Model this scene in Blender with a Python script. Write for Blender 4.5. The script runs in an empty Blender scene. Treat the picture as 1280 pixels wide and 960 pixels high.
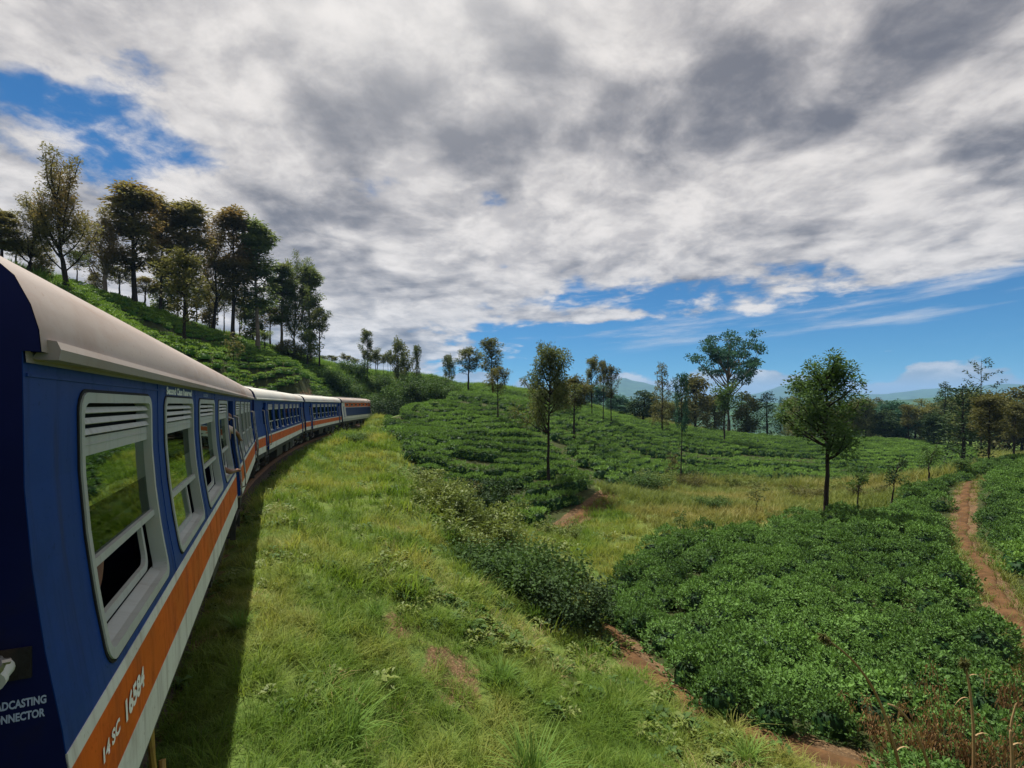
import bpy, bmesh, math, random
import numpy as np
from mathutils import Vector, Matrix
R = math.radians
random.seed(7); np.random.seed(7)
scene = bpy.context.scene
COL = scene.collection

# ------------------------------------------------------------------ camera, sky, sun, exposure
CZ = 3.0                                   # eye height above the rail tops (z = 0)
cam_d = bpy.data.cameras.new('camera'); cam = bpy.data.objects.new('camera', cam_d); COL.objects.link(cam)
cam_d.sensor_width = 36; cam_d.lens = 18; cam_d.clip_start = 0.05; cam_d.clip_end = 60000
cam.location = (0, 0, CZ); cam.rotation_euler = (math.pi / 2, 0, 0); cam_d.shift_y = 25 / 1280
scene.camera = cam
scene.view_settings.view_transform = 'Standard'; scene.view_settings.look = 'None'
scene.view_settings.exposure = 0.85; scene.view_settings.gamma = 1
cy = scene.cycles
cy.max_bounces = 6; cy.diffuse_bounces = 3; cy.glossy_bounces = 3; cy.transmission_bounces = 4
cy.transparent_max_bounces = 8; cy.volume_bounces = 0; cy.caustics_reflective = False; cy.caustics_refractive = False
cy.sample_clamp_indirect = 6

SUN_AZ, SUN_EL = R(-37), R(65)
sun_d = bpy.data.lights.new('sun', 'SUN'); sun = bpy.data.objects.new('sun', sun_d); COL.objects.link(sun)
sun_d.energy = 5.0; sun_d.angle = R(0.53); sun_d.color = (1.0, 0.94, 0.84)
sdir = Vector((math.sin(SUN_AZ) * math.cos(SUN_EL), math.cos(SUN_AZ) * math.cos(SUN_EL), math.sin(SUN_EL)))
sun.location = sdir * 60
sun.rotation_euler = sdir.to_track_quat('Z', 'Y').to_euler()

class NT:
    """small helper to write node trees"""
    def __init__(s, tree): s.t = tree; s.t.nodes.clear()
    def n(s, kind, **kw):
        nd = s.t.nodes.new(kind)
        for k, v in kw.items():
            if k == 'ins':
                for a, b in v.items():
                    if isinstance(b, bpy.types.NodeSocket): s.t.links.new(b, nd.inputs[a])
                    else: nd.inputs[a].default_value = b
            else: setattr(nd, k, v)
        return nd
    def link(s, a, b): s.t.links.new(a, b)
    def math(s, op, a, b=None, c=None, clamp=False):
        nd = s.t.nodes.new('ShaderNodeMath'); nd.operation = op; nd.use_clamp = clamp
        for i, v in enumerate((a, b, c)):
            if v is None: continue
            if isinstance(v, bpy.types.NodeSocket): s.t.links.new(v, nd.inputs[i])
            else: nd.inputs[i].default_value = v
        return nd.outputs[0]
    def ss(s, x, a, b):
        nd = s.t.nodes.new('ShaderNodeMapRange'); nd.interpolation_type = 'SMOOTHSTEP'
        s.t.links.new(x, nd.inputs[0]); nd.inputs[1].default_value = a; nd.inputs[2].default_value = b
        return nd.outputs[0]
    def mix(s, f, a, b, blend='MIX'):
        nd = s.t.nodes.new('ShaderNodeMix'); nd.data_type = 'RGBA'; nd.blend_type = blend
        for i, v in ((0, f), (6, a), (7, b)):
            if isinstance(v, bpy.types.NodeSocket): s.t.links.new(v, nd.inputs[i])
            elif i == 0: nd.inputs[0].default_value = v
            else: nd.inputs[i].default_value = (*v, 1) if len(v) == 3 else v
        return nd.outputs[2]
    def noise(s, vec, scale, detail=4, rough=0.55, dist=0.0, lac=2.0):
        nd = s.t.nodes.new('ShaderNodeTexNoise'); nd.noise_dimensions = '3D'
        if vec is not None: s.t.links.new(vec, nd.inputs['Vector'])
        nd.inputs['Scale'].default_value = scale; nd.inputs['Detail'].default_value = detail
        nd.inputs['Roughness'].default_value = rough; nd.inputs['Distortion'].default_value = dist
        nd.inputs['Lacunarity'].default_value = lac
        return nd.outputs[0]
    def comb(s, x, y, z=0.0):
        nd = s.t.nodes.new('ShaderNodeCombineXYZ')
        for i, v in enumerate((x, y, z)):
            if isinstance(v, bpy.types.NodeSocket): s.t.links.new(v, nd.inputs[i])
            else: nd.inputs[i].default_value = v
        return nd.outputs[0]

def build_world():
    w = bpy.data.worlds.new('World'); scene.world = w; w.use_nodes = True
    T = NT(w.node_tree); M = T.math
    tc = T.n('ShaderNodeTexCoord').outputs['Generated']
    nrm = T.n('ShaderNodeVectorMath', operation='NORMALIZE'); T.link(tc, nrm.inputs[0])
    sep = T.n('ShaderNodeSeparateXYZ'); T.link(nrm.outputs[0], sep.inputs[0])
    dx, dy, dz = sep.outputs
    sky = T.n('ShaderNodeTexSky', sky_type='NISHITA', sun_disc=False, sun_elevation=SUN_EL, sun_rotation=SUN_AZ,
              altitude=1200, air_density=1.0, dust_density=0.3, ozone_density=2.0)
    blue = T.mix(1.0, sky.outputs[0], SKY_TINT, 'MULTIPLY')
    zc = M('ADD', M('MAXIMUM', dz, 0.0), 0.20)
    qx = M('DIVIDE', dx, zc); qy = M('DIVIDE', dy, zc)
    q = T.comb(qx, qy, 0.37)
    az = M('ARCTAN2', dx, dy); el = M('ARCSINE', dz)
    # cloud deck : projected on a plane overhead
    warp = T.n('ShaderNodeTexNoise', ins={'Vector': q, 'Scale': 1.6, 'Detail': 4.0})
    wv = T.n('ShaderNodeVectorMath', operation='MULTIPLY_ADD')
    T.link(warp.outputs['Color'], wv.inputs[0]); wv.inputs[1].default_value = (.22, .22, .22); T.link(q, wv.inputs[2])
    qw = wv.outputs[0]
    n1 = T.noise(qw, 1.9, 10, 0.62)
    n2 = T.noise(qw, 0.9, 4, 0.5)
    n3 = T.noise(qw, 6.5, 8, 0.62)
    def blob(a0, e0, ra, re):                 # a hole or a heap of the cloud deck, round (azimuth, elevation) in degrees
        a = M('DIVIDE', M('SUBTRACT', az, R(a0)), R(ra)); e = M('DIVIDE', M('SUBTRACT', el, R(e0)), R(re))
        r2 = M('ADD', M('MULTIPLY', a, a), M('MULTIPLY', e, e))
        return M('EXPONENT', M('MULTIPLY', r2, -1.0))
    def puffs(scale, seed):                   # heaped, rounded cells
        w3 = T.n('ShaderNodeVectorMath', operation='MULTIPLY_ADD'); wn = T.n('ShaderNodeTexNoise', ins={'Vector': qw, 'Scale': scale * .8, 'Detail': 5.0})
        T.link(wn.outputs['Color'], w3.inputs[0]); w3.inputs[1].default_value = (.9 / scale,) * 3; T.link(qw, w3.inputs[2])
        vo = T.n('ShaderNodeTexVoronoi', feature='SMOOTH_F1', ins={'Vector': w3.outputs[0], 'Scale': scale, 'Smoothness': .6})
        return M('SUBTRACT', 0.5, vo.outputs['Distance'])
    pf = M('ADD', M('MULTIPLY', puffs(4.0, 1), .6), M('MULTIPLY', puffs(9.0, 2), .4))
    cov = M('ADD', M('MULTIPLY', n1, 0.64), M('MULTIPLY', n3, 0.36))
    cov = M('ADD', cov, M('MULTIPLY', n2, 0.10))
    # the deck thins towards the horizon on the right hand side
    lowclear = M('MULTIPLY', T.ss(az, R(-16), R(8)), M('SUBTRACT', 1.0, T.ss(el, R(6.0), R(17.0))))
    cov = M('SUBTRACT', cov, M('MULTIPLY', lowclear, 0.36))
    for a0, e0, ra, re, k in BLOBS:
        cov = M('ADD', cov, M('MULTIPLY', blob(a0, e0, ra, re), k))
    cov = M('ADD', cov, M('MULTIPLY', pf, .22))
    dens = T.ss(cov, 0.345, 0.50)
    # thick parts of the deck are grey from below, thin parts let the sun through
    sh = M('ADD', M('MULTIPLY', T.noise(qw, 2.6, 9, 0.58), 0.80), M('MULTIPLY', n2, 0.20))
    sh = M('SUBTRACT', sh, M('MULTIPLY', M('SUBTRACT', pf, .10), .42))
    for a0, e0, ra, re, k in GREYS:
        sh = M('ADD', sh, M('MULTIPLY', blob(a0, e0, ra, re), k))
    fine = T.ss(M('ADD', M('MULTIPLY', n3, .6), M('MULTIPLY', n1, .4)), 0.38, 0.62)
    dark = M('MULTIPLY', T.ss(sh, 0.44, 0.76), M('SUBTRACT', 1.08, M('MULTIPLY', fine, 0.30)))
    white = T.mix(fine, CL_MID, CL_WHITE)
    ccol = T.mix(dark, white, CL_DARK)
    glow = blob(-12, 44, 24, 15)
    ccol = T.mix(M('MULTIPLY', glow, 0.42), ccol, CL_GLOW)
    col = T.mix(dens, blue, ccol)
    # thin streaks of high cloud
    st = T.noise(T.comb(M('MULTIPLY', az, 3.2), M('MULTIPLY', M('ADD', el, M('MULTIPLY', az, -.06)), 30.0), 7.7), 1.0, 7, 0.62)
    stw = M('MULTIPLY', T.ss(el, R(4.5), R(8.0)), M('SUBTRACT', 1.0, T.ss(el, R(11.0), R(17.0))))
    col = T.mix(M('MULTIPLY', M('MULTIPLY', T.ss(st, .50, .74), stw), 0.62), col, CL_WHITE)
    # heaped clouds low over the horizon
    cu = T.comb(M('MULTIPLY', az, 9.0), M('MULTIPLY', el, 20.0), 2.2)
    m1 = T.noise(cu, 1.0, 7, 0.58)
    topn = T.noise(T.comb(M('MULTIPLY', az, 6.0), 0.0, 5.1), 1.0, 3, 0.5)
    h = M('SUBTRACT', M('ADD', M('MULTIPLY', topn, R(9.0)), M('MULTIPLY', m1, R(5.0))), M('ADD', el, R(4.1)))
    cum = T.ss(h, 0.0, R(0.5))
    cus = T.ss(T.noise(cu, 1.7, 6, 0.6), 0.38, 0.66)
    base = T.ss(el, R(0.5), R(4.0))
    ccu = T.mix(M('MULTIPLY', cus, base), CU_DARK, CU_WHITE)
    col = T.mix(M('MULTIPLY', cum, 0.92), col, ccu)
    # the ground half of the sphere
    col = T.mix(T.ss(dz, -0.02, -0.002), (0.55, 0.75, 0.6), col)
    bg = T.n('ShaderNodeBackground', ins={'Color': col, 'Strength': SKY_STR})
    out = T.n('ShaderNodeOutputWorld', ins={'Surface': bg.outputs[0]})
SKY_STR = 0.060
SKY_TINT = (0.15, 0.50, 0.76)
CL_WHITE = (7.9, 7.4, 7.0); CL_MID = (4.9, 4.6, 4.5); CL_DARK = (1.60, 1.56, 1.76); CL_GLOW = (9.5, 9.2, 8.8)
CU_WHITE = (7.4, 7.0, 6.6); CU_DARK = (3.0, 3.1, 3.3)
BLOBS = [(-43, 23, 8, 5, -0.19), (-35.5, 21.5, 6, 4, -0.16), (-2.7, 22, 2.6, 1.6, -0.11), (-26.5, 26.5, 4, 1.8, -0.13), (43, 22, 5, 1.4, -0.13),
         (8, 9.6, 15, 0.9, 0.24), (38, 11.2, 9, 1.2, 0.17), (-16, 7.5, 11, 2.5, 0.10), (-22, 14, 14, 5, 0.12), (28, 24, 16, 7, 0.12), (0, 31, 20, 8, 0.12), (-46, 30, 6, 4, .16), (-15, 34, 10, 8, .1), (10, 17, 16, 3.5, .10), (-46, 15, 5, 4, .12)]
GREYS = [(-18, 30, 7, 3.5, .16), (-4.5, 26.5, 6, 2.6, .17), (6, 33, 9, 4, .14), (26, 29, 13, 5, .10), (-22, 18.5, 8, 3.0, .13), (-10, 38, 8, 5, -.16), (-30, 33, 8, 6, -.10), (18, 21, 14, 3.0, -.10), (-12, 22.5, 5, 2.5, -.10), (44, 32, 10, 7, .10), (-12, 13, 6, 1.6, .10), (-38, 36, 8, 4, .08)]
build_world()

# ------------------------------------------------------------------ small helpers
def P(px, py, d):
    """point at forward distance d (m) seen at photo pixel (px, py): a survey helper"""
    return np.array(((px - 640) / 640 * d, d, CZ + (505 - py) / 640 * d))
def GX(px, d): return (px - 640) / 640 * d

def hash2(ix, iy, seed):
    h = (ix.astype(np.int64) * 374761393 + iy.astype(np.int64) * 668265263 + seed * 1442695041) & 0xffffffff
    h = ((h ^ (h >> 13)) * 1274126177) & 0xffffffff
    return ((h ^ (h >> 16)) & 0xffff) / 65535.0
def vnoise(x, y, seed=0):
    ix, iy = np.floor(x), np.floor(y); fx, fy = x - ix, y - iy
    fx = fx * fx * (3 - 2 * fx); fy = fy * fy * (3 - 2 * fy)
    a = hash2(ix, iy, seed); b = hash2(ix + 1, iy, seed); c = hash2(ix, iy + 1, seed); d = hash2(ix + 1, iy + 1, seed)
    return (a * (1 - fx) + b * fx) * (1 - fy) + (c * (1 - fx) + d * fx) * fy
def fbm(x, y, seed=0, oct=4):
    x = np.asarray(x, float); y = np.asarray(y, float)
    v = 0; a = .5
    for i in range(oct):
        v = v + a * (vnoise(x, y, seed + i * 17) - .5); x = x * 2.03; y = y * 2.03; a *= .5
    return v
def sstep(x, a, b):
    t = np.clip((x - a) / (b - a), 0, 1); return t * t * (3 - 2 * t)

def tag(o, label=None, cat=None, group=None, kind=None):
    if label: o['label'] = label
    if cat: o['category'] = cat
    if group: o['group'] = group
    if kind: o['kind'] = kind
    return o
def link(name, mesh, parent=None, mat=None):
    o = bpy.data.objects.new(name, mesh); COL.objects.link(o)
    if parent is not None: o.parent = parent
    if mat is not None and mesh is not None and not mesh.materials: mesh.materials.append(mat)
    return o
def empty(name, loc=(0, 0, 0), rz=0.0):
    o = bpy.data.objects.new(name, None); COL.objects.link(o)
    o.location = loc; o.rotation_euler = (0, 0, rz); o.empty_display_size = .3
    return o
def npmesh(name, verts, faces, smooth=False, attr=None, mat=None):
    """mesh from arrays; faces (n,k) of one size or a list of such arrays"""
    me = bpy.data.meshes.new(name)
    fl = faces if isinstance(faces, list) else [faces]
    fl = [np.asarray(f, np.int32) for f in fl if len(f)]
    verts = np.asarray(verts, np.float32)
    me.vertices.add(len(verts)); me.vertices.foreach_set('co', verts.ravel())
    tot = np.concatenate([np.full(len(f), f.shape[1], np.int32) for f in fl])
    idx = np.concatenate([f.ravel() for f in fl])
    me.loops.add(len(idx)); me.loops.foreach_set('vertex_index', idx)
    me.polygons.add(len(tot))
    st = np.concatenate([[0], np.cumsum(tot)[:-1]]).astype(np.int32)
    me.polygons.foreach_set('loop_start', st)
    if attr:
        for k, v in attr.items():
            a = me.attributes.new(k, 'FLOAT', 'POINT'); a.data.foreach_set('value', np.asarray(v, np.float32))
    if smooth: me.polygons.foreach_set('use_smooth', np.ones(len(tot), bool))
    if mat: me.materials.append(mat)
    me.update(calc_edges=True); me.validate()
    return me
class MB:
    """collects boxes, tubes and sheets, builds them as ONE mesh"""
    def __init__(s): s.v = []; s.f = []
    def add(s, vs, fs):
        o = len(s.v); s.v += [tuple(map(float, v)) for v in vs]; s.f += [tuple(i + o for i in f) for f in fs]; return s
    def box(s, a, b, mat=None):
        x0, y0, z0 = a; x1, y1, z1 = b
        vs = [(x0, y0, z0), (x1, y0, z0), (x1, y1, z0), (x0, y1, z0), (x0, y0, z1), (x1, y0, z1), (x1, y1, z1), (x0, y1, z1)]
        if mat: vs = [mat @ Vector(v) for v in vs]
        return s.add(vs, [(3, 2, 1, 0), (4, 5, 6, 7), (0, 1, 5, 4), (1, 2, 6, 5), (2, 3, 7, 6), (3, 0, 4, 7)])
    def tube(s, pts, rad, n=8, cap=True):
        pts = [Vector(p) for p in pts]; rr = rad if hasattr(rad, '__len__') else [rad] * len(pts)
        vs = []; fs = []
        up = Vector((0, 0, 1))
        for i, p in enumerate(pts):
            t = (pts[min(i + 1, len(pts) - 1)] - pts[max(i - 1, 0)]).normalized()
            u = t.cross(up)
            if u.length < .05: u = t.cross(Vector((1, 0, 0)))
            u.normalize(); w = u.cross(t)
            for k in range(n):
                a = 2 * math.pi * k / n; vs.append(p + (u * math.cos(a) + w * math.sin(a)) * rr[i])
        for i in range(len(pts) - 1):
            for k in range(n):
                k2 = (k + 1) % n; fs.append((i * n + k, i * n + k2, (i + 1) * n + k2, (i + 1) * n + k))
        if cap: fs.append(tuple(range(n))); fs.append(tuple((len(pts) - 1) * n + k for k in reversed(range(n))))
        return s.add(vs, fs)
    def mesh(s, name, mat=None, smooth=False):
        me = bpy.data.meshes.new(name); me.from_pydata(s.v, [], s.f); me.update()
        if mat: me.materials.append(mat)
        bm = bmesh.new(); bm.from_mesh(me); bmesh.ops.recalc_face_normals(bm, faces=bm.faces); bm.to_mesh(me); bm.free()
        if smooth:
            for p in me.polygons: p.use_smooth = True
            me.set_sharp_from_angle(angle=R(35))
        return me
    def build(s, name, mat, parent=None, smooth=False): return link(name, s.mesh(name, mat, smooth), parent)
def copy_tree(o, parent=None):
    c = o.copy(); COL.objects.link(c); c.parent = parent
    for ch in [x for x in o.children]:
        copy_tree(ch, c)
    return c

# ------------------------------------------------------------------ materials
MATS = {}
def leafmat(name, dark, light, trans=0.3, rough=0.45, spec=0.3, patch=0.25, yellow=None, yscale=0.25):
    m = bpy.data.materials.new(name); m.use_nodes = True; T = NT(m.node_tree)
    var = T.n('ShaderNodeAttribute', attribute_name='var').outputs['Fac']
    rnd = T.n('ShaderNodeObjectInfo').outputs['Random']
    pos = T.n('ShaderNodeNewGeometry').outputs['Position']
    nz = T.noise(pos, patch, 4, 0.55)
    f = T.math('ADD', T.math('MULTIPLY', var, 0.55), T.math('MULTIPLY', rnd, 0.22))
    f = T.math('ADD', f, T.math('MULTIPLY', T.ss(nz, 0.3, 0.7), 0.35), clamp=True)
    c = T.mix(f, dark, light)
    if yellow:
        nz2 = T.noise(pos, yscale, 5, 0.6)
        c = T.mix(T.math('MULTIPLY', T.ss(nz2, 0.44, 0.66), T.math('ADD', 0.35, T.math('MULTIPLY', var, 0.6))), c, yellow)
    bs = T.n('ShaderNodeBsdfPrincipled', ins={'Base Color': c, 'Roughness': rough, 'Specular IOR Level': spec})
    tr = T.n('ShaderNodeBsdfTranslucent', ins={'Color': T.mix(0.5, c, T.mix(1.0, c, (1.5, 1.4, 0.6), 'MULTIPLY'))})
    mx = T.n('ShaderNodeMixShader', ins={0: trans, 1: bs.outputs[0], 2: tr.outputs[0]})
    T.n('ShaderNodeOutputMaterial', ins={0: mx.outputs[0]})
    MATS[name] = m; return m
def surf(name, col, rough=0.5, metal=0.0, spec=0.5, var=0.15, scale=3.0, dirt=None, dscale=1.2, coat=0.0, bump=0.0, bscale=60, stretch=(1, 1, 1)):
    m = bpy.data.materials.new(name); m.use_nodes = True; T = NT(m.node_tree)
    tc = T.n('ShaderNodeTexCoord').outputs['Object']
    mp = T.n('ShaderNodeMapping'); T.link(tc, mp.inputs[0]); mp.inputs['Scale'].default_value = stretch
    v = mp.outputs[0]
    nz = T.noise(v, scale, 5, 0.6)
    c = T.mix(T.ss(nz, 0.25, 0.75), tuple(x * (1 - var) for x in col), tuple(min(1, x * (1 + var)) for x in col))
    r = T.math('ADD', rough - .08, T.math('MULTIPLY', nz, 0.16))
    if dirt:
        dn = T.noise(v, dscale, 8, 0.68)
        c = T.mix(T.math('MULTIPLY', T.ss(dn, 0.48, 0.72), 0.8), c, dirt)
        r = T.math('ADD', r, T.math('MULTIPLY', T.ss(dn, 0.48, 0.72), 0.15))
    bs = T.n('ShaderNodeBsdfPrincipled', ins={'Base Color': c, 'Roughness': r, 'Metallic': metal, 'Specular IOR Level': spec, 'Coat Weight': coat})
    bs.inputs['Coat Roughness'].default_value = 0.12
    if bump:
        b = T.n('ShaderNodeBump', ins={'Height': T.noise(v, bscale, 4, 0.6), 'Strength': bump, 'Distance': 0.02}); T.link(b.outputs[0], bs.inputs['Normal'])
    T.n('ShaderNodeOutputMaterial', ins={0: bs.outputs[0]})
    MATS[name] = m; return m
# ------------------------------------------------------------------ track line (plan)
TH1 = math.atan(294 / 640)
COACH_L, GAP = 18.5, 0.9
HEADS = [TH1, R(17.0), R(10.7), R(5.8)]            # headings of the four coaches in view (left of the view axis)
S0 = 2.4                                           # the first coach starts this far ahead of the eye
def hd(t): return np.array((-math.sin(t), math.cos(t))), np.array((math.cos(t), math.sin(t)))
d0, r0 = hd(TH1)
start = -2.2 * r0
HINGE = [start + d0 * (S0 - GAP / 2)]
for t in HEADS: HINGE.append(HINGE[-1] + hd(t)[0] * (COACH_L + GAP))
line = [start - d0 * 80 - r0 * 12, start - d0 * 40 - r0 * 3, start - d0 * 18] + HINGE
tt = R(1)
for k in range(10):
    line.append(line[-1] + hd(tt)[0] * 9); tt -= R(5)
line = np.array(line)
# round the corners of the line a little
def chaikin(p, n=2):
    for _ in range(n):
        q = [p[0]]
        for a, b in zip(p[:-1], p[1:]): q += [a * .75 + b * .25, a * .25 + b * .75]
        q.append(p[-1]); p = np.array(q)
    return p
TRACK = chaikin(line, 2)
def track_lat(X, Y):
    """signed distance to the track centre (right positive)"""
    X = np.asarray(X, float); Y = np.asarray(Y, float)
    best = np.full(X.shape, 1e9); sg = np.zeros(X.shape)
    for a, b in zip(TRACK[:-1], TRACK[1:]):
        e = b - a; L2 = e @ e
        t = np.clip(((X - a[0]) * e[0] + (Y - a[1]) * e[1]) / L2, 0, 1)
        ex = X - (a[0] + t * e[0]); ey = Y - (a[1] + t * e[1])
        dd = np.hypot(ex, ey); c = e[0] * ey - e[1] * ex
        m = dd < best; best = np.where(m, dd, best); sg = np.where(m, np.where(c < 0, 1.0, -1.0), sg)
    return best * sg

# ------------------------------------------------------------------ the lie of the land
def surveys():
    C = []                                          # (px, py, depth, canopy above ground)
    bank = [(300, 960, 4.9), (450, 960, 5.7), (640, 960, 6.8), (850, 960, 8.0), (1000, 940, 8.8), (700, 800, 12.8), (600, 720, 15.5),
            (560, 680, 17.5), (500, 600, 24), (450, 560, 39), (400, 600, 22.5), (330, 700, 10.8), (450, 700, 11.5), (550, 800, 9.3),
            (500, 700, 12), (600, 850, 8.6), (700, 870, 9.2), (800, 880, 9.7), (470, 535, 74), (760, 790, 14), (1080, 945, 8.9), (900, 905, 9.6)]
    C += [(a, b, c, 0) for a, b, c in bank]
    tea = [(475, 540, 55), (500, 520, 62), (540, 512, 62), (590, 520, 58), (640, 530, 55), (600, 560, 45), (560, 600, 36), (600, 640, 30), (655, 648, 29.5), (740, 600, 37), (690, 590, 40), (715, 565, 50),
           (650, 500, 85), (760, 528, 82), (640, 497, 105), (880, 545, 88), (1000, 548, 96), (1100, 549, 102), (1200, 562, 88), (850, 583, 63),
           (1000, 568, 76), (900, 592, 59), (1000, 590, 63), (1120, 600, 60),
           (740, 735, 18), (835, 662, 25.5), (1032, 636, 27.5), (930, 650, 26.5), (1180, 597, 38), (1000, 750, 15), (900, 800, 12.6), (1100, 850, 10.4),
           (1250, 880, 9.3), (1270, 640, 26), (1275, 590, 38), (1245, 572, 48), (1240, 760, 14), (1100, 700, 18.5), (1120, 645, 28),
           (230, 425, 47), (300, 455, 50), (380, 468, 64), (330, 440, 75), (250, 415, 66), (190, 395, 58), (160, 400, 46)]
    C += [(a, b, c, .72) for a, b, c in tea]
    other = [(870, 612, 50), (960, 622, 42), (800, 650, 31), (730, 690, 23.5), (850, 640, 33), (780, 612, 42), (1060, 612, 50),
             (1000, 546, 125), (1150, 546, 125), (900, 540, 125), (780, 520, 118), (700, 497, 130), (640, 490, 140), (540, 470, 128), (480, 467, 120),
             (420, 457, 108), (400, 455, 95), (330, 434, 85), (250, 411, 75), (190, 390, 67), (110, 367, 59), (50, 345, 52), (0, 335, 46),
             (430, 487, 84), (500, 492, 92), (560, 492, 92), (520, 508, 75), (480, 505, 82), (1280, 548, 110), (1240, 600, 36)]
    C += [(a, b, c, 0) for a, b, c in other]
    pts = []
    for px, py, d, h in C:
        p = P(px, py, d); pts.append((p[0], p[1], p[2] - h))
    # strip left of the line : shallow cutting, then the hill
    for k, y in enumerate((-30, -12, 4, 16, 28, 40, 52, 64)):
        i = np.argmin(np.abs(TRACK[:, 1] - y)); c = TRACK[i]
        e = TRACK[min(i + 1, len(TRACK) - 1)] - TRACK[i - 1]; e /= np.hypot(*e); n = np.array((-e[1], e[0]))
        for lat, z in ((5, -.3), (9, 1.2)): q = c + n * lat; pts.append((q[0], q[1], z))
        if y < 30:
            for lat, z in ((20, 5.0), (34, 10)): q = c + n * lat; pts.append((q[0], q[1], z))
    # beside and behind the eye, and a ring far out
    for x, y, z in ((2, -3, -.75), (5, -3, -1.6), (10, -4, -3.2), (30, -5, -3.6), (60, -10, -4), (70, 30, -3.4), (85, 70, -5), (2, -25, -.8), (10, -30, -3), (40, -40, -5),
                    (120, 120, -8), (120, 20, -6), (60, 150, -9), (0, 165, 0), (-60, 165, 8), (-100, 110, 14), (-80, 60, 17), (-70, 10, 16), (-60, -40, 15), (130, -50, -8), (60, 110, -6), (95, 105, -6)):
        pts.append((x, y, z))
    return np.array(pts)
CP = surveys()
def _tps_fit(p, lam=0.02):
    n = len(p); x = p[:, :2] / 50; d = np.hypot(x[:, None, 0] - x[None, :, 0], x[:, None, 1] - x[None, :, 1])
    K = np.where(d > 0, d * d * np.log(d + 1e-12), 0) + np.eye(n) * lam * .02
    Q = np.c_[np.ones(n), x]; A = np.zeros((n + 3, n + 3)); A[:n, :n] = K; A[:n, n:] = Q; A[n:, :n] = Q.T
    return np.linalg.solve(A, np.r_[p[:, 2], 0, 0, 0])
WT = _tps_fit(CP)
def tps(X, Y):
    sh = np.shape(X); X = np.ravel(X); Y = np.ravel(Y); out = np.zeros(len(X)); c = CP[:, :2] / 50
    for i in range(0, len(X), 20000):
        x = X[i:i + 20000, None] / 50; y = Y[i:i + 20000, None] / 50
        d2 = (x - c[:, 0]) ** 2 + (y - c[:, 1]) ** 2
        out[i:i + 20000] = (0.5 * d2 * np.log(d2 + 1e-18)) @ WT[:len(c)] + WT[-3] + x[:, 0] * WT[-2] + y[:, 0] * WT[-1]
    return out.reshape(sh)
def land(X, Y):
    X = np.asarray(X, float); Y = np.asarray(Y, float)
    r = np.hypot(X - 5, Y - 55)
    near = tps(np.clip(X, -130, 150), np.clip(Y, -60, 175))
    far = -10 - 34 * sstep(r, 150, 500) + 22 * fbm(X / 160, Y / 160, 5, 3) * sstep(r, 140, 300) + 14 * sstep(-X, 40, 140) * (1 - sstep(r, 160, 420))
    z = near * (1 - sstep(r, 105, 150)) + far * sstep(r, 105, 150)
    z = z + 0.35 * fbm(X / 3.2, Y / 3.2, 3, 3) * (1 - sstep(r, 60, 200)) + .10 * fbm(X / .8, Y / .8, 9, 2) * (1 - sstep(np.hypot(X, Y), 25, 60))
    lat = track_lat(X, Y)
    z = z - .32 * np.exp(-((lat - 3.6) / 2.6) ** 2)
    k = np.where(lat > 0, sstep(lat, 1.7, 3.6), sstep(-lat, 2.2, 9.0))
    return np.where(np.abs(lat) < 9.1, (-.42 + .12 * sstep(np.abs(lat), 1.3, 1.9)) * (1 - k) + z * k, z)

def axis(segs):
    out = []
    for a, b, st in segs: out += list(np.arange(a, b, st))
    return np.array(out)
gx = np.r_[-np.geomspace(150, 9000, 34)[::-1], axis([(-146, -60, 3), (-60, -18, .9), (-18, 26, .28), (26, 60, .6), (60, 150, 2.5)]), np.geomspace(150, 9000, 34)]
gy = np.r_[-np.geomspace(40, 4000, 16)[::-1], axis([(-36, -2, 1.5), (-2, 34, .28), (34, 75, .55), (75, 130, 1.1), (130, 180, 2.5)]), np.geomspace(180, 9500, 44)]
GXX, GYY = np.meshgrid(gx, gy)
GZ = land(GXX, GYY)
def ground(X, Y):
    """height of the ground sheet itself (bilinear in its grid)"""
    X = np.asarray(X, float); Y = np.asarray(Y, float)
    i = np.clip(np.searchsorted(gx, X) - 1, 0, len(gx) - 2); j = np.clip(np.searchsorted(gy, Y) - 1, 0, len(gy) - 2)
    u = (X - gx[i]) / (gx[i + 1] - gx[i]); v = (Y - gy[j]) / (gy[j + 1] - gy[j])
    return (GZ[j, i] * (1 - u) + GZ[j, i + 1] * u) * (1 - v) + (GZ[j + 1, i] * (1 - u) + GZ[j + 1, i + 1] * u) * v
def in_poly(X, Y, poly):
    ins = np.zeros(np.shape(X), bool); n = len(poly)
    for k in range(n):
        x1, y1 = poly[k]; x2, y2 = poly[(k + 1) % n]
        c = ((y1 > Y) != (y2 > Y)); xx = (x2 - x1) * (Y - y1) / ((y2 - y1) if y2 != y1 else 1e-9) + x1
        ins ^= c & (X < xx)
    return ins
def line_dist(X, Y, pl):
    best = np.full(np.shape(X), 1e9)
    for a, b in zip(pl[:-1], pl[1:]):
        a = np.array(a, float); b = np.array(b, float); e = b - a
        t = np.clip(((X - a[0]) * e[0] + (Y - a[1]) * e[1]) / (e @ e), 0, 1)
        best = np.minimum(best, np.hypot(X - a[0] - t * e[0], Y - a[1] - t * e[1]))
    return best
def plan(l): return [(GX(px, d), d) for px, d in l]
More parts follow.
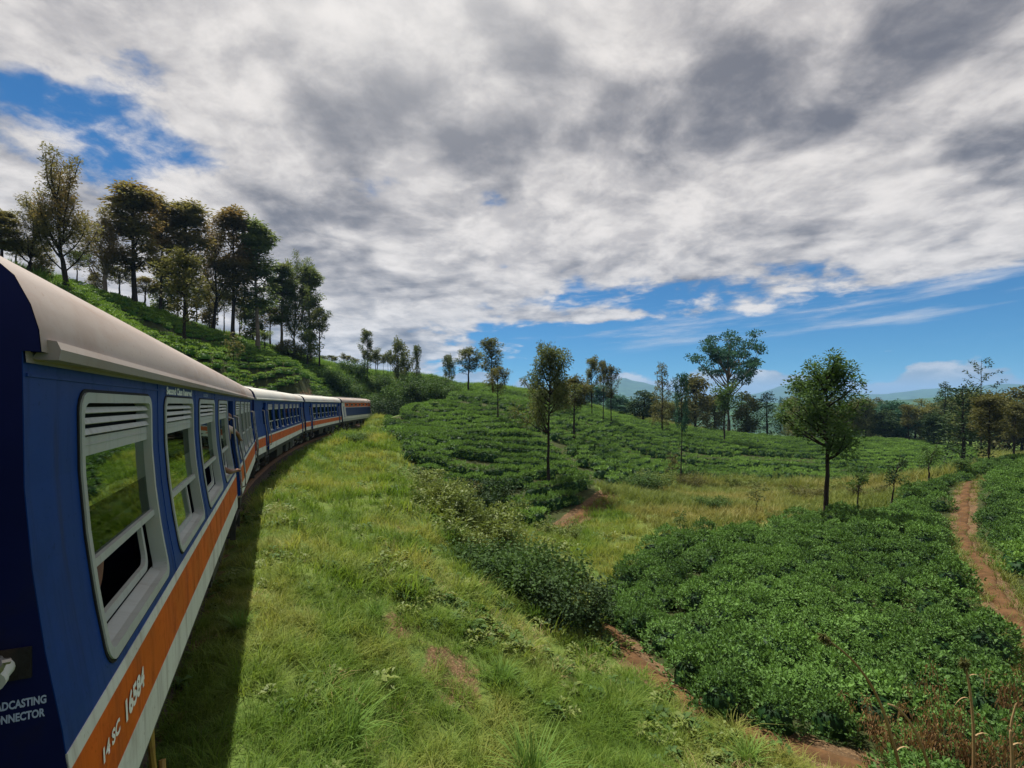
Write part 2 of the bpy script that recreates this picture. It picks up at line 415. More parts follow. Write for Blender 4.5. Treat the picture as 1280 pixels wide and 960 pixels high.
# tea fields, in plan
TEA_RIGHT = plan([(742, 18), (765, 14.8), (815, 12), (895, 10), (985, 9.1), (1090, 8.8)]) + [(5, 7.6), (9, 6.5), (26, 6), (60, 8), (70, 40), (60, 60)] + \
    plan([(1262, 58), (1225, 47), (1180, 39.5), (1100, 31.5), (1032, 27.8), (930, 26.6), (830, 25.6), (775, 21.5)])
PATH_R = [(11.5, 10.5), (13.0, 12.6), (14.2, 14.4), (16.2, 17.3), (18.6, 20.5), (21.5, 24.5), (26.0, 29.5), (32, 36), (40, 43)]
TEA_MOUND = plan([(474, 58), (482, 50), (500, 42), (530, 35), (560, 31.5), (610, 29), (655, 28.8), (702, 32), (748, 36.5), (722, 46), (692, 53), (645, 60), (600, 70), (530, 70), (490, 66)])
TEA_FAR = plan([(560, 74), (620, 62), (690, 50), (730, 42), (765, 40.5), (800, 50), (850, 58), (900, 58), (1000, 61), (1090, 60), (1180, 64), (1225, 75), (1215, 100), (1100, 108), (1000, 108), (880, 106), (800, 104), (720, 112), (640, 118), (560, 112), (545, 92)])
TEA_HILL = plan([(150, 38), (250, 40), (305, 44), (385, 58), (425, 72), (405, 94), (330, 84), (250, 74), (190, 66), (110, 58), (60, 50)])
GAPS_M = [plan([(578, 36.5), (640, 36), (690, 39), (720, 43)]), plan([(545, 43), (590, 42), (610, 42.5)])]
GAPS_F = [plan([(620, 74), (660, 66), (760, 66), (860, 66)]), plan([(640, 84), (760, 76), (820, 75)]), plan([(840, 72), (930, 74), (1010, 75)]), plan([(930, 66), (1020, 67)])]
GAPS_H = [plan([(110, 53), (160, 54), (215, 60), (275, 68)]), plan([(150, 45), (230, 50), (300, 58)])]
EDGE_M = plan([(752, 37), (724, 46), (694, 53), (645, 61), (600, 71), (540, 72)])
DIRT_M = plan([(655, 27.6), (690, 29.4), (720, 32), (752, 35), (772, 38)])
DIRT_B = plan([(742, 16.2), (765, 13.9), (800, 12.1), (860, 10.4), (930, 9.4), (1010, 8.75), (1095, 8.4)])
DIRT_H = plan([(386, 66), (392, 69), (399, 72)])

def ground_mesh():
    ny, nx = GXX.shape
    V = np.c_[GXX.ravel(), GYY.ravel(), GZ.ravel()]
    i = np.arange(ny - 1)[:, None] * nx + np.arange(nx - 1)[None, :]
    F = np.stack([i, i + 1, i + nx + 1, i + nx], -1).reshape(-1, 4)
    X, Y = V[:, 0], V[:, 1]
    soil = np.zeros(len(V)); dry = np.zeros(len(V)); tea = np.zeros(len(V))
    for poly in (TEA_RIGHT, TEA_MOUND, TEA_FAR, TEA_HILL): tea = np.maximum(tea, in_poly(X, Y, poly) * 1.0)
    for pl, w in ((DIRT_M, .9), (DIRT_B, .55), (DIRT_H, .8), (PATH_R, .55)):
        soil = np.maximum(soil, 1 - sstep(line_dist(X, Y, pl), w * .6, w * 1.4))
    # bare scrapes on the bank and the hill
    for px, py, d, r in ((560, 800, 9.0, 1.0), (585, 855, 8.4, .55), (500, 770, 9.8, .7), (1030, 935, 8.8, .9)):
        soil = np.maximum(soil, .58 * (1 - sstep(np.hypot(X - GX(px, d), (Y - d) * .8), r * .3, r)))
    lat = track_lat(X, Y); soil = np.maximum(soil, (np.abs(lat) < 1.15) * 1.0)
    mead = in_poly(X, Y, plan([(700, 24), (790, 21), (835, 27), (1040, 30), (1110, 42), (1110, 57), (1000, 59), (850, 57), (780, 42)]))
    dry = np.maximum(dry, mead * sstep(GXX.ravel() / np.maximum(Y, 1), .22, .40) * .9)
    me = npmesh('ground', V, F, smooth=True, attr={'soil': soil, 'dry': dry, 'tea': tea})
    m = bpy.data.materials.new('ground'); m.use_nodes = True; T = NT(m.node_tree)
    A = lambda n: T.n('ShaderNodeAttribute', attribute_name=n).outputs['Fac']
    pos = T.n('ShaderNodeNewGeometry').outputs['Position']
    n1 = T.noise(pos, .35, 6, .6); n2 = T.noise(pos, 3.0, 6, .65); n3 = T.noise(pos, 22, 3, .6)
    g = T.mix(T.ss(n1, .3, .7), (.050, .095, .020), (.105, .140, .032))
    g = T.mix(T.math('MULTIPLY', T.ss(n2, .5, .75), .6), g, (.10, .085, .035))
    g = T.mix(T.math('MULTIPLY', A('dry'), T.ss(n2, .2, .6)), g, (.20, .16, .055))
    far = T.n('ShaderNodeVectorMath', operation='LENGTH'); T.link(pos, far.inputs[0])
    g = T.mix(T.ss(far.outputs['Value'], 120, 190), g, T.mix(T.ss(T.noise(pos, .02, 6, .65), .35, .65), (.022, .05, .018), (.06, .10, .03)))
    s = T.mix(T.ss(n2, .3, .7), (.055, .036, .020), (.115, .070, .036)); s = T.mix(T.ss(n3, .5, .7), s, (.20, .135, .075))
    sf = T.ss(T.math('ADD', A('soil'), T.math('MULTIPLY', T.math('SUBTRACT', n2, .5), .9)), .38, .60)
    g = T.mix(T.math('MULTIPLY', A('tea'), .85), g, T.mix(n2, (.014, .018, .008), (.034, .036, .014)))  # dark leaf litter, deepened: shade of the row gaps is in the colour
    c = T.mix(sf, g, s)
    bp = T.n('ShaderNodeBump', ins={'Height': T.math('ADD', T.math('MULTIPLY', n2, .7), T.math('MULTIPLY', n3, .3)), 'Strength': .8, 'Distance': .12})
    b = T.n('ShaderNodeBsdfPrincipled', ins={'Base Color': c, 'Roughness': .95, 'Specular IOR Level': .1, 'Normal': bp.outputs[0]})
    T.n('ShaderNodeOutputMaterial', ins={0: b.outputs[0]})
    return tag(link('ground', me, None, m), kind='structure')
ground_mesh()

def strip(name, pl, width, mat, lift=.06, step=.22, wob=.25, seed=1):
    pl = chaikin(np.array(pl, float), 3); seg = np.hypot(*np.diff(pl, axis=0).T); cs = np.r_[0, np.cumsum(seg)]
    n = int(cs[-1] / step); s = np.linspace(0, cs[-1], n); x = np.interp(s, cs, pl[:, 0]); y = np.interp(s, cs, pl[:, 1])
    tx = np.gradient(x); ty = np.gradient(y); l = np.hypot(tx, ty); nx_, ny_ = -ty / l, tx / l
    m = 7; V = []
    for k in range(m):
        f = k / (m - 1) * 2 - 1
        w = width * (1 + wob * 2 * fbm(s / 1.1, np.full(n, k > 3) * 9.0, seed, 3))
        X = x + nx_ * f * w; Y = y + ny_ * f * w
        V.append(np.c_[X, Y, ground(X, Y) - .05 + (lift + .03) * (1 - f ** 4) + .05 * fbm(X / .35, Y / .35, seed + 5, 3)])
    V = np.stack(V, 1).reshape(-1, 3)
    i = np.arange(n - 1)[:, None] * m + np.arange(m - 1)[None, :]
    F = np.stack([i, i + 1, i + m + 1, i + m], -1).reshape(-1, 4)[:, ::-1]
    return tag(link(name, npmesh(name, V, F, True), None, mat), kind='structure')
EARTH = surf('earth', (.082, .044, .020), .95, spec=.1, var=.45, scale=2.2, dirt=(.060, .038, .018), dscale=3.5, bump=1.0, bscale=14)
strip('footpath', PATH_R, .28, EARTH, seed=3, wob=.6, lift=.10)
strip('footpath', DIRT_B, .30, EARTH, seed=8)
strip('footpath', DIRT_M, .5, EARTH, seed=12)

# hills on the horizon
def hills():
    m = surf('forest_hill', (.030, .062, .026), .95, spec=.05, var=.5, scale=.012, bump=0)
    for nm, az0, az1, dist, hgt, sd, prof in (('mountain', -10, 20, 5200, 250, 3, 12.4), ('mountain', 16, 58, 6400, 250, 21, 29), ('wooded_hill', -14, 40, 1500, 16, 33, -4), ('wooded_hill', 26, 70, 1900, 26, 50, 41), ('wooded_hill', -60, 2, 3000, 90, 61, -5)):
        n, k = 120, 14; a = np.radians(np.linspace(az0 - 8, az1 + 8, n)); V = []
        e = np.linspace(0, 1, n); taper = np.clip(np.sin(np.clip(e, 0, 1) * math.pi), 0, 1) ** .6
        peak = np.exp(-((np.degrees(a) - prof) / 3.2) ** 2)
        ridge = hgt * taper * (.40 + .75 * (fbm(np.degrees(a) / 5.0, a * 0 + sd, sd, 5) + .25) + .42 * peak)
        for j in range(k):
            f = j / (k - 1); r = dist * (1 - .35 * (1 - f))
            hh = ridge * f ** 1.25 * (1 + .30 * fbm(np.degrees(a) / 1.6, a * 0 + f * 4, sd + 4, 4) * (1 - f)) - 45 * (1 - f) - 45 * (1 - taper) + 3
            V.append(np.c_[np.sin(a) * r, np.cos(a) * r, hh])
        V.append(np.c_[np.sin(a) * dist * 1.25, np.cos(a) * dist * 1.25, a * 0 - 45])
        V = np.stack(V, 0).reshape(-1, 3); kk = k + 1
        i = np.arange(kk - 1)[:, None] * n + np.arange(n - 1)[None, :]
        F = np.stack([i, i + 1, i + n + 1, i + n], -1).reshape(-1, 4)
        tag(link(nm, npmesh(nm, V, F, True), None, m), kind='structure')
hills()
# ------------------------------------------------------------------ railway : bed, rails, coaches
BLUE = surf('blue_paint', (.004, .035, .195), .45, spec=.13, var=.10, scale=1.3, dirt=(.008, .034, .14), dscale=.9)
BLUE_SHADED = surf('shaded_blue_paint', (.004, .008, .060), .6, spec=.15, var=.2, scale=2, dirt=(.012, .012, .03), dscale=2)  # body blue darkened: shade of the gap between coaches is in the colour
def grime(m, sx=7.0, amount=.5, tone=(.05, .045, .035)):
    T = NT.__new__(NT); T.t = m.node_tree
    bs = [n for n in T.t.nodes if n.type == 'BSDF_PRINCIPLED'][0]; src = bs.inputs['Base Color'].links[0].from_socket
    tc = T.n('ShaderNodeTexCoord').outputs['Object']; mp = T.n('ShaderNodeMapping'); T.link(tc, mp.inputs[0]); mp.inputs['Scale'].default_value = (sx, 1, .55)
    run = T.ss(T.noise(mp.outputs[0], 1.0, 6, .7), .50, .74); sp = T.ss(T.noise(tc, 26, 4, .7), .60, .72)
    f = T.math('MULTIPLY', T.math('MAXIMUM', run, T.math('MULTIPLY', sp, .8)), amount)
    T.link(T.mix(f, src, tone), bs.inputs['Base Color'])
    r = bs.inputs['Roughness'].links[0].from_socket; T.link(T.math('ADD', r, T.math('MULTIPLY', f, .4)), bs.inputs['Roughness'])
    bp = T.n('ShaderNodeBump', ins={'Height': T.noise(tc, 2.6, 2, .5), 'Strength': .22, 'Distance': .012}); T.link(bp.outputs[0], bs.inputs['Normal'])
ORANGE = surf('orange_paint', (.53, .090, .006), .5, spec=.2, var=.13, scale=2.0, dirt=(.36, .060, .008), dscale=5.0)
CREAM = surf('cream_paint', (.60, .60, .56), .45, spec=.4, var=.06, scale=1.5, dirt=(.42, .40, .35), dscale=1.4)
GREYF = surf('window_frame_paint', (.36, .38, .355), .5, spec=.4, var=.06, scale=3, dirt=(.40, .38, .34), dscale=4)
ROOFM = surf('roof_paint', (.29, .25, .228), .62, spec=.25, var=.12, scale=.5, dirt=(.22, .145, .11), dscale=.8, stretch=(.4, 2.2, 2.2))
ROOFG = surf('roof_grey', (.40, .40, .37), .6, spec=.25, var=.12, scale=.6, dirt=(.42, .31, .26), dscale=.8, stretch=(.5, 1.5, 1.5))
BLACK = surf('black_iron', (.018, .017, .016), .65, spec=.3, var=.4, scale=6, dirt=(.06, .04, .028), dscale=4, bump=.4, bscale=30)
STEEL = surf('worn_steel', (.30, .28, .25), .42, metal=.8, var=.3, scale=8, dirt=(.10, .06, .04), dscale=9)
RUST = surf('rusty_steel', (.13, .065, .035), .8, spec=.2, var=.4, scale=8)
INNER = surf('dark_lining', (.045, .042, .038), .7, spec=.2, var=.2)
SEATM = surf('seat_cloth', (.025, .03, .05), .9, spec=.1, var=.3, scale=9)
LETTER = surf('letter_white', (.78, .77, .72), .5, var=.05, dirt=(.6, .56, .5), dscale=12)
LETBLU = surf('letter_pale', (.42, .50, .66), .5, var=.05)
RUBBER = surf('black_rubber', (.012, .012, .013), .75, spec=.2, var=.3)
YELLOW = surf('yellow_paint', (.26, .16, .03), .5, var=.25, dirt=(.2, .1, .03), dscale=9)
BALLAST = surf('ballast', (.055, .045, .036), .95, spec=.1, var=.6, scale=14, dirt=(.03, .024, .016), dscale=5, bump=1.0, bscale=16)
grime(BLUE, 6, .6, (.03, .04, .07)); grime(ORANGE, 5, .6, (.12, .05, .02)); grime(CREAM, 6, .7, (.22, .18, .13)); grime(ROOFM, .5, .6, (.17, .10, .075)); grime(GREYF, 9, .4, (.2, .18, .14))
def glassmat():
    m = bpy.data.materials.new('window_glass'); m.use_nodes = True; T = NT(m.node_tree)
    g = T.n('ShaderNodeBsdfGlossy', ins={'Color': (.60, .70, .62, 1), 'Roughness': .02})
    tr = T.n('ShaderNodeBsdfTransparent', ins={'Color': (.16, .24, .17, 1)})
    nz = T.noise(T.n('ShaderNodeTexCoord').outputs['Object'], 1.4, 3, .5)
    bp = T.n('ShaderNodeBump', ins={'Height': nz, 'Strength': .05, 'Distance': .02}); T.link(bp.outputs[0], g.inputs['Normal'])
    fr = T.n('ShaderNodeFresnel', ins={'IOR': 1.75})
    f = T.math('ADD', T.math('MULTIPLY', fr.outputs[0], .70), .04, clamp=True)
    T.n('ShaderNodeOutputMaterial', ins={0: T.n('ShaderNodeMixShader', ins={0: f, 1: tr.outputs[0], 2: g.outputs[0]}).outputs[0]})
    return m
GLASS = glassmat()

WP = np.array([(1.00, 1.525), (1.07, 1.525), (1.30, 1.520), (1.60, 1.508), (1.80, 1.485), (2.10, 1.436), (2.40, 1.400), (2.70, 1.378), (3.25, 1.372)])
def W(z): return float(np.interp(z, WP[:, 0], WP[:, 1]))
ZB, ZT = 1.07, 3.19
ROOFP = [(1.425, 3.19), (1.418, 3.27), (1.395, 3.36), (1.35, 3.46), (1.25, 3.56), (1.0, 3.66), (.6, 3.735), (.2, 3.765)]
SKIRT = list(WP[1:-1, 0])

def wall(name, parent, x0, x1, holes, mat, side=-1, z0=ZB, z1=ZT, o0=0.0, o1=-.07, lining=None):
    """side wall from x0 to x1 with rectangular holes (xa, xb, za, zb); follows the body section"""
    xs = sorted({x0, x1, *[h[0] for h in holes], *[h[1] for h in holes]}); xs = [x for x in xs if x0 <= x <= x1]
    zs = sorted({z0, z1, *[z for z in SKIRT if z0 < z < z1], *[h[2] for h in holes if z0 < h[2] < z1], *[h[3] for h in holes if z0 < h[3] < z1]})
    def solid(i, j):
        if not (0 <= i < len(xs) - 1 and 0 <= j < len(zs) - 1): return None
        cx, cz = (xs[i] + xs[i + 1]) / 2, (zs[j] + zs[j + 1]) / 2
        return not any(h[0] < cx < h[1] and h[2] < cz < h[3] for h in holes)
    m = MB(); mi = MB(); p = lambda x, z, o: (x, side * (W(z) + o), z)
    for i in range(len(xs) - 1):
        for j in range(len(zs) - 1):
            if not solid(i, j): continue
            a, b, c, d = xs[i], xs[i + 1], zs[j], zs[j + 1]
            m.add([p(a, c, o0), p(b, c, o0), p(b, d, o0), p(a, d, o0)], [(0, 1, 2, 3)])
            mi.add([p(a, c, o1), p(b, c, o1), p(b, d, o1), p(a, d, o1)], [(3, 2, 1, 0)])
            for (ii, jj, e) in ((i - 1, j, ((a, c), (a, d))), (i + 1, j, ((b, c), (b, d))), (i, j - 1, ((a, c), (b, c))), (i, j + 1, ((a, d), (b, d)))):
                if solid(ii, jj) is not True:
                    (xa, za), (xb, zb) = e
                    m.add([p(xa, za, o0), p(xb, zb, o0), p(xb, zb, o1), p(xa, za, o1)], [(0, 1, 2, 3)])
    w = m.build(name, mat, parent)
    for f in w.data.polygons: f.use_smooth = False
    if lining: mi.build('lining', lining, w)
    return w
def rrect(x0, x1, z0, z1, r, n=5):
    pts = []
    for cx, cz, a0 in ((x1 - r, z1 - r, 0), (x0 + r, z1 - r, 90), (x0 + r, z0 + r, 180), (x1 - r, z0 + r, 270)):
        for k in range(n + 1):
            a = R(a0 + 90 * k / n); pts.append((cx + r * math.cos(a), cz + r * math.sin(a)))
    return pts
def refine(pts, step=.16):
    """split long edges so that a loop follows the curved side"""
    out = []
    for i, a in enumerate(pts):
        b = pts[(i + 1) % len(pts)]; n = max(1, int(abs(b[1] - a[1]) / step) + 1)
        for k in range(n): out.append((a[0] + (b[0] - a[0]) * k / n, a[1] + (b[1] - a[1]) * k / n))
    return out
def ring(m, out, inn, o_in, o_out, side=-1):
    """frame between two loops of equal count, from depth o_in to o_out (outward)"""
    n = len(out); vs = []
    for o in (o_out, o_in):
        for l in (out, inn): vs += [(x, side * (W(z) + o), z) for x, z in l]
    fs = []
    for k in range(n):
        j = (k + 1) % n
        fs += [(k, j, n + j, n + k), (n + k, n + j, 3 * n + j, 3 * n + k), (k, 2 * n + k, 2 * n + j, j), (2 * n + k, 3 * n + k, 3 * n + j, 2 * n + j)]
    m.add(vs, fs)
def slab(m, x0, x1, z0, z1, o0, o1, side=-1, nz=1):
    """a box on the side, between offsets o0 < o1"""
    zz = np.linspace(z0, z1, nz + 1)
    for a, b in zip(zz[:-1], zz[1:]):
        vs = [(x, side * (W(z) + o), z) for o in (o0, o1) for x, z in ((x0, a), (x1, a), (x1, b), (x0, b))]
        m.add(vs, [(3, 2, 1, 0), (4, 5, 6, 7), (0, 1, 5, 4), (1, 2, 6, 5), (2, 3, 7, 6), (3, 0, 4, 7)])
def pane(name, x0, x1, z0, z1, o, parent, side=-1):
    m = MB(); zz = np.linspace(z0, z1, 5)
    for a, b in zip(zz[:-1], zz[1:]):
        m.add([(x, side * (W(z) + oo), z) for oo in (o, o - .006) for x, z in ((x0, a), (x1, a), (x1, b), (x0, b))], [(0, 1, 2, 3), (7, 6, 5, 4)])
    return m.build(name, GLASS, parent)
WZ0, WZ1 = 1.775, 3.055
def window(parent, x, w, sash='open', side=-1, detail=True, z0=WZ0, z1=WZ1, fmat=None):
    """a window of width w whose left edge stands at local x; frame mesh with louvres, panes, rails as its pieces"""
    m = MB(); t = .042
    n = 5
    out = rrect(0, w, z0, z1, .10, n); inn = rrect(t, w - t, z0 + t * 1.2, z1 - .05, .07, n)
    # same count for both loops after refining along z
    def both():
        o2, i2 = [], []
        for k in range(len(out)):
            a, b = out[k], out[(k + 1) % len(out)]; c, d = inn[k], inn[(k + 1) % len(inn)]
            q = max(1, int(abs(b[1] - a[1]) / .15) + 1)
            for s in range(q):
                f = s / q; o2.append((a[0] + (b[0] - a[0]) * f, a[1] + (b[1] - a[1]) * f)); i2.append((c[0] + (d[0] - c[0]) * f, c[1] + (d[1] - c[1]) * f))
        return o2, i2
    o2, i2 = both(); ring(m, o2, i2, -.074, .014, side)
    fr = m.build('window', fmat or GREYF, parent); fr.location = (x, 0, 0)
    q = MB(); o4 = rrect(-.016, w + .016, z0 - .016, z1 + .016, .114, n); pairs = [(o4[k], out[k]) for k in range(len(out))]; o5, o6 = [], []
    for k in range(len(out)):
        a_, b_ = o4[k], o4[(k + 1) % len(out)]; c_, d_ = out[k], out[(k + 1) % len(out)]; qn = max(1, int(abs(b_[1] - a_[1]) / .15) + 1)
        for s_ in range(qn): f_ = s_ / qn; o5.append((a_[0] + (b_[0] - a_[0]) * f_, a_[1] + (b_[1] - a_[1]) * f_)); o6.append((c_[0] + (d_[0] - c_[0]) * f_, c_[1] + (d_[1] - c_[1]) * f_))
    ring(q, o5, o6, -.01, .006, side); q.build('rubber_seal', RUBBER, fr)
    zt = z1 - .05
    a, b = t - .02, w - t + .02
    for k, (za, zb) in enumerate(((zt - .048, zt - .020), (zt - .100, zt - .072), (zt - .152, zt - .124))):
        q = MB()
        vs = [(xx, side * (W(z) + o), z) for xx in (a, b) for (z, o) in ((za, .002), (zb, -.014), (zb - .004, -.022), (za - .004, -.006))]
        q.add(vs, [(0, 1, 2, 3), (7, 6, 5, 4), (0, 4, 5, 1), (1, 5, 6, 2), (2, 6, 7, 3), (3, 7, 4, 0)])
        q.build('louvre', GREYF, fr)
    q = MB(); slab(q, a, b, zt - .165, zt + .0, -.10, -.085, side); q.build('louvre_backing', RUBBER, fr)
    q = MB(); slab(q, a, b, zt - .255, zt - .165, -.05, -.012, side); slab(q, a, b, zt - .205, zt - .200, -.012, -.008, side); q.build('header_panel', GREYF, fr)
    zm = 2.235
    pane('pane', a, b, zm, zt - .255, -.035, fr, side)
    q = MB(); slab(q, a, b, zm - .022, zm + .018, -.05, -.012, side); q.build('middle_rail', GREYF, fr)
    # sill : a sloped ledge inside the frame
    q = MB(); zz = z0 + t * 1.2
    vs = [(xx, side * (W(z) + o), z) for xx in (a, b) for (z, o) in ((zz - .01, .004), (zz + .022, -.085), (zz - .03, -.085))]
    q.add(vs, [(0, 1, 2), (5, 4, 3), (0, 3, 4, 1), (1, 4, 5, 2), (2, 5, 3, 0)]); q.build('sill', GREYF, fr)
    if sash == 'open':          # the inner sash frame, slid up, leaves its runner in view
        q = MB(); o3 = refine(rrect(a - .02, b - .13, zz + .06, zm + .1, .10, 5)); 
        oo = rrect(a - .3, b - .13, zz + .05, zm + .1, .11, 5); ii = rrect(a - .27, b - .175, zz + .095, zm + .06, .08, 5)
        ring(q, oo, ii, -.095, -.070, side); q.build('inner_runner', GREYF, fr)
    else:
        q = MB(); oo = rrect(a, b - (.28 if sash == 'half' else 0), zz + .02, zm - .02, .03, 3); ii = rrect(a + .04, b - (.28 if sash == 'half' else 0) - .04, zz + .06, zm - .04, .02, 3)
        ring(q, oo, ii, -.085, -.06, side); s = q.build('lower_sash', GREYF, fr)
        pane('lower_pane', a + .03, b - (.28 if sash == 'half' else 0) - .03, zz + .04, zm - .02, -.072, fr, side)
    return fr
def strip_on(name, x0, x1, z0, z1, mat, parent, side=-1, o=.004):
    m = MB(); slab(m, x0, x1, z0, z1, -.01, o, side, 3); return m.build(name, mat, parent)
def text_mesh(s, height, bold=.0):
    cu = bpy.data.curves.new('lettering', 'FONT'); cu.body = s; cu.size = 1; cu.offset = bold; cu.extrude = 0.0; cu.resolution_u = 3
    o = bpy.data.objects.new('lettering', cu); COL.objects.link(o)
    dg = bpy.context.evaluated_depsgraph_get(); me = bpy.data.meshes.new_from_object(o.evaluated_get(dg)); bpy.data.objects.remove(o); bpy.data.curves.remove(cu)
    v = np.empty(len(me.vertices) * 3); me.vertices.foreach_get('co', v); v = v.reshape(-1, 3)
    v[:, :2] -= v[:, :2].min(0); k = height / v[:, 1].max(); v *= k
    return me, v
def side_text(s, x, z, height, mat, parent, side=-1, bold=.02, squeeze=1.0, o=.009, slant=0):
    me, v = text_mesh(s, height, bold)
    for q, p in zip(me.vertices, v):
        zz = z + p[1]; q.co = (x + p[0] * squeeze + slant * p[1], side * (W(zz) + o), zz)
    me.materials.clear(); me.materials.append(mat)
    return link('lettering', me, parent)

def section(o=0.0, roof=True):
    right = [(-(W(z) + o), z) for z in (1.07, 1.30, 1.60, 1.80, 2.10, 2.40, 2.70, 3.19)]
    top = [(-(y + o), z) for y, z in ROOFP]; top = top + [(-y, z) for y, z in reversed(top)]
    return right + top + [(-y, z) for y, z in reversed(right)]
def bogie(parent, x):
    b = MB()
    for sd in (-1, 1):
        y = sd * .98
        pts = [(-1.75, .62), (-1.35, .70), (-.7, .56), (.7, .56), (1.35, .70), (1.75, .62), (1.75, .48), (.7, .36), (-.7, .36), (-1.75, .48)]
        n = len(pts); vs = [(x + px, y - .07, pz) for px, pz in pts] + [(x + px, y + .07, pz) for px, pz in pts]
        b.add(vs, [tuple(range(n)), tuple(reversed(range(n, 2 * n)))] + [(k, (k + 1) % n, n + (k + 1) % n, n + k) for k in range(n)])
    b.box((x - .25, -1.1, .5), (x + .25, 1.1, .85))
    bo = b.build('bogie', BLACK, parent)
    for ax in (-1.25, 1.25):
        for sd in (-1, 1):
            w = MB(); w.tube([(x + ax, sd * .72, .46), (x + ax, sd * .76, .46), (x + ax, sd * .765, .46), (x + ax, sd * .84, .46)], [.50, .50, .46, .46], 24); w.build('wheel', STEEL, bo)
            a = MB(); a.tube([(x + ax, sd * 1.02, .46), (x + ax, sd * 1.17, .46), (x + ax, sd * 1.20, .46)], [.17, .16, .10], 14)
            a.box((x + ax - .2, sd * 1.03 - .06, .40), (x + ax + .2, sd * 1.03 + .06, .72)); a.build('axle_box', BLACK, bo, True)
            for dx_ in (-.34, .34):
                sp = MB(); pts = [(x + ax + dx_ + .075 * math.cos(t * .9), sd * 1.08 + .075 * math.sin(t * .9), .36 + t * .011) for t in range(32)]
                sp.tube(pts, .016, 5); sp.build('coil_spring', RUST, bo)
        r = MB(); r.tube([(x + ax - .1, -1.16, .30), (x + ax + .5, -1.18, .34), (x + ax + .62, -1.16, .55), (x + ax + .66, -1.15, .62)], .022, 6); r.build('brake_rod', STEEL, bo)
    cyl = MB(); cyl.tube([(x - .25, -1.14, .62), (x + .22, -1.14, .62), (x + .30, -1.14, .62)], [.12, .12, .05], 12); cyl.build('brake_cylinder', BLACK, bo, True)
    for e in (-1, 1):
        dm = MB(); dm.tube([(x + e * .62, -1.12, .42), (x + e * .56, -1.13, .78)], [.05, .05], 8); dm.build('damper', STEEL, bo)
    return bo
def shell(root, L, roofmat, holes, wallmat, doors=(), z1=ZT):
    wall('side_wall', root, 0, L, holes, wallmat, -1, lining=INNER)
    wall('side_wall', root, 0, L, [], wallmat, 1, lining=INNER)
    for x, nm in ((0.0, 'end_wall'), (L, 'end_wall')):
        s = section(-.002); n = len(s); m = MB(); e = .05 if x == 0 else -.05; x_ = x + (-.004 if x == 0 else .004)
        m.add([(x_, y, z) for y, z in s] + [(x_ + e, y, z) for y, z in s], [tuple(range(n)), tuple(range(n, 2 * n))])
        m.build(nm, BLUE_SHADED, root)
    prof = [(-y, z) for y, z in ROOFP]; prof += [(y, z) for y, z in reversed(ROOFP)]
    m = MB(); k = len(prof); nx_ = 12
    V = []
    for i in range(nx_ + 1):
        V += [(L * i / nx_, y, z) for y, z in prof]
    F = [(i * k + j, i * k + j + 1, (i + 1) * k + j + 1, (i + 1) * k + j) for i in range(nx_) for j in range(k - 1)]
    m.add(V, F); m.add([(x, y * .97, z - .04) for x in (0, L) for y, z in prof], [(j, j + 1, k + j + 1, k + j) for j in range(k - 1)])
    m.build('roof', roofmat, root, True)
    for sd in (-1, 1):
        g = MB(); pts = [(1.375, 3.165), (1.455, 3.165), (1.462, 3.205), (1.45, 3.235), (1.42, 3.24)]
        n = len(pts); g.add([(x, sd * y, z) for x in (.06, L - .03) for y, z in pts], [(q, (q + 1) % n, n + (q + 1) % n, n + q) for q in range(n)] + [tuple(range(n)), tuple(range(n, 2 * n))])
        g.build('gutter', roofmat, root)
    f = MB(); f.box((.08, -1.44, 1.12), (L - .08, 1.44, 1.2)); f.build('floor', INNER, root)
    c = MB(); c.box((.08, -1.28, 3.12), (L - .08, 1.28, 3.16)); c.build('inner_ceiling', INNER, root)
    sb = MB(); 
    for sd in (-1, 1): sb.box((.02, sd * 1.42 - .05, .86), (L - .02, sd * 1.42 + .05, 1.068))
    sb.box((.3, -1.3, .95), (L - .3, 1.3, 1.1)); sb.build('underframe', BLACK, root)
    for xa, xb in ((5.9, 7.9), (9.2, 10.4), (11.2, 12.6)):
        q = MB(); q.box((xa, -1.36, .42), (xb, -.85, .93)); q.box((xa + .05, -1.375, .48), (xa + (xb - xa) * .48, -1.36, .88)); q.box((xa + (xb - xa) * .52, -1.375, .48), (xb - .05, -1.36, .88)); q.build('equipment_box', BLACK, root)
    pp = MB(); pp.tube([(.3, -1.2, .80), (5.6, -1.22, .76), (11, -1.2, .80), (L - .3, -1.2, .8)], .03, 6); pp.build('brake_pipe', RUST, root)
    for x in (-.44, L):
        gb = MB()
        for q in range(6):
            x_ = x + .0745 * q; gb.box((x_ + .004, -.62, 1.12), (x_ + .045, .62, 3.1)); gb.box((x_ + .045, -.58, 1.16), (x_ + .0745 + .004, .58, 3.06))
        gb.build('gangway_bellows', RUBBER, root)
        cp = MB(); cp.tube([(x - .05, 0, .95), (x + .49, 0, .95)], .11, 8); cp.build('coupler', BLACK, root)
    bogie(root, 2.9); bogie(root, L - 2.9)
def handrail(root, x, side=-1, z0=1.25, z1=2.75, mat=None):
    h = MB(); o = .085; pts = [(x, side * (W(z0) - .0), z0)] + [(x, side * (W(z) + o), z) for z in np.linspace(z0 + .03, z1 - .03, 8)] + [(x, side * W(z1), z1)]
    h.tube(pts, .019, 8); return h.build('handrail', mat or STEEL, root, True)
def seams(root, L, skip):
    for k in range(1, int(L / 1.97)):
        x = .30 + 1.97 * k
        if any(a - .05 < x < b + .05 for a, b in skip): continue
        m = MB(); slab(m, x - .006, x + .006, 1.715, 3.15, -.01, .004, -1, 10); m.build('panel_seam', BLUE, root)
    m = MB(); slab(m, 0.02, L - .02, 3.10, 3.112, -.01, .006, -1); m.build('cant_rail', BLUE, root)
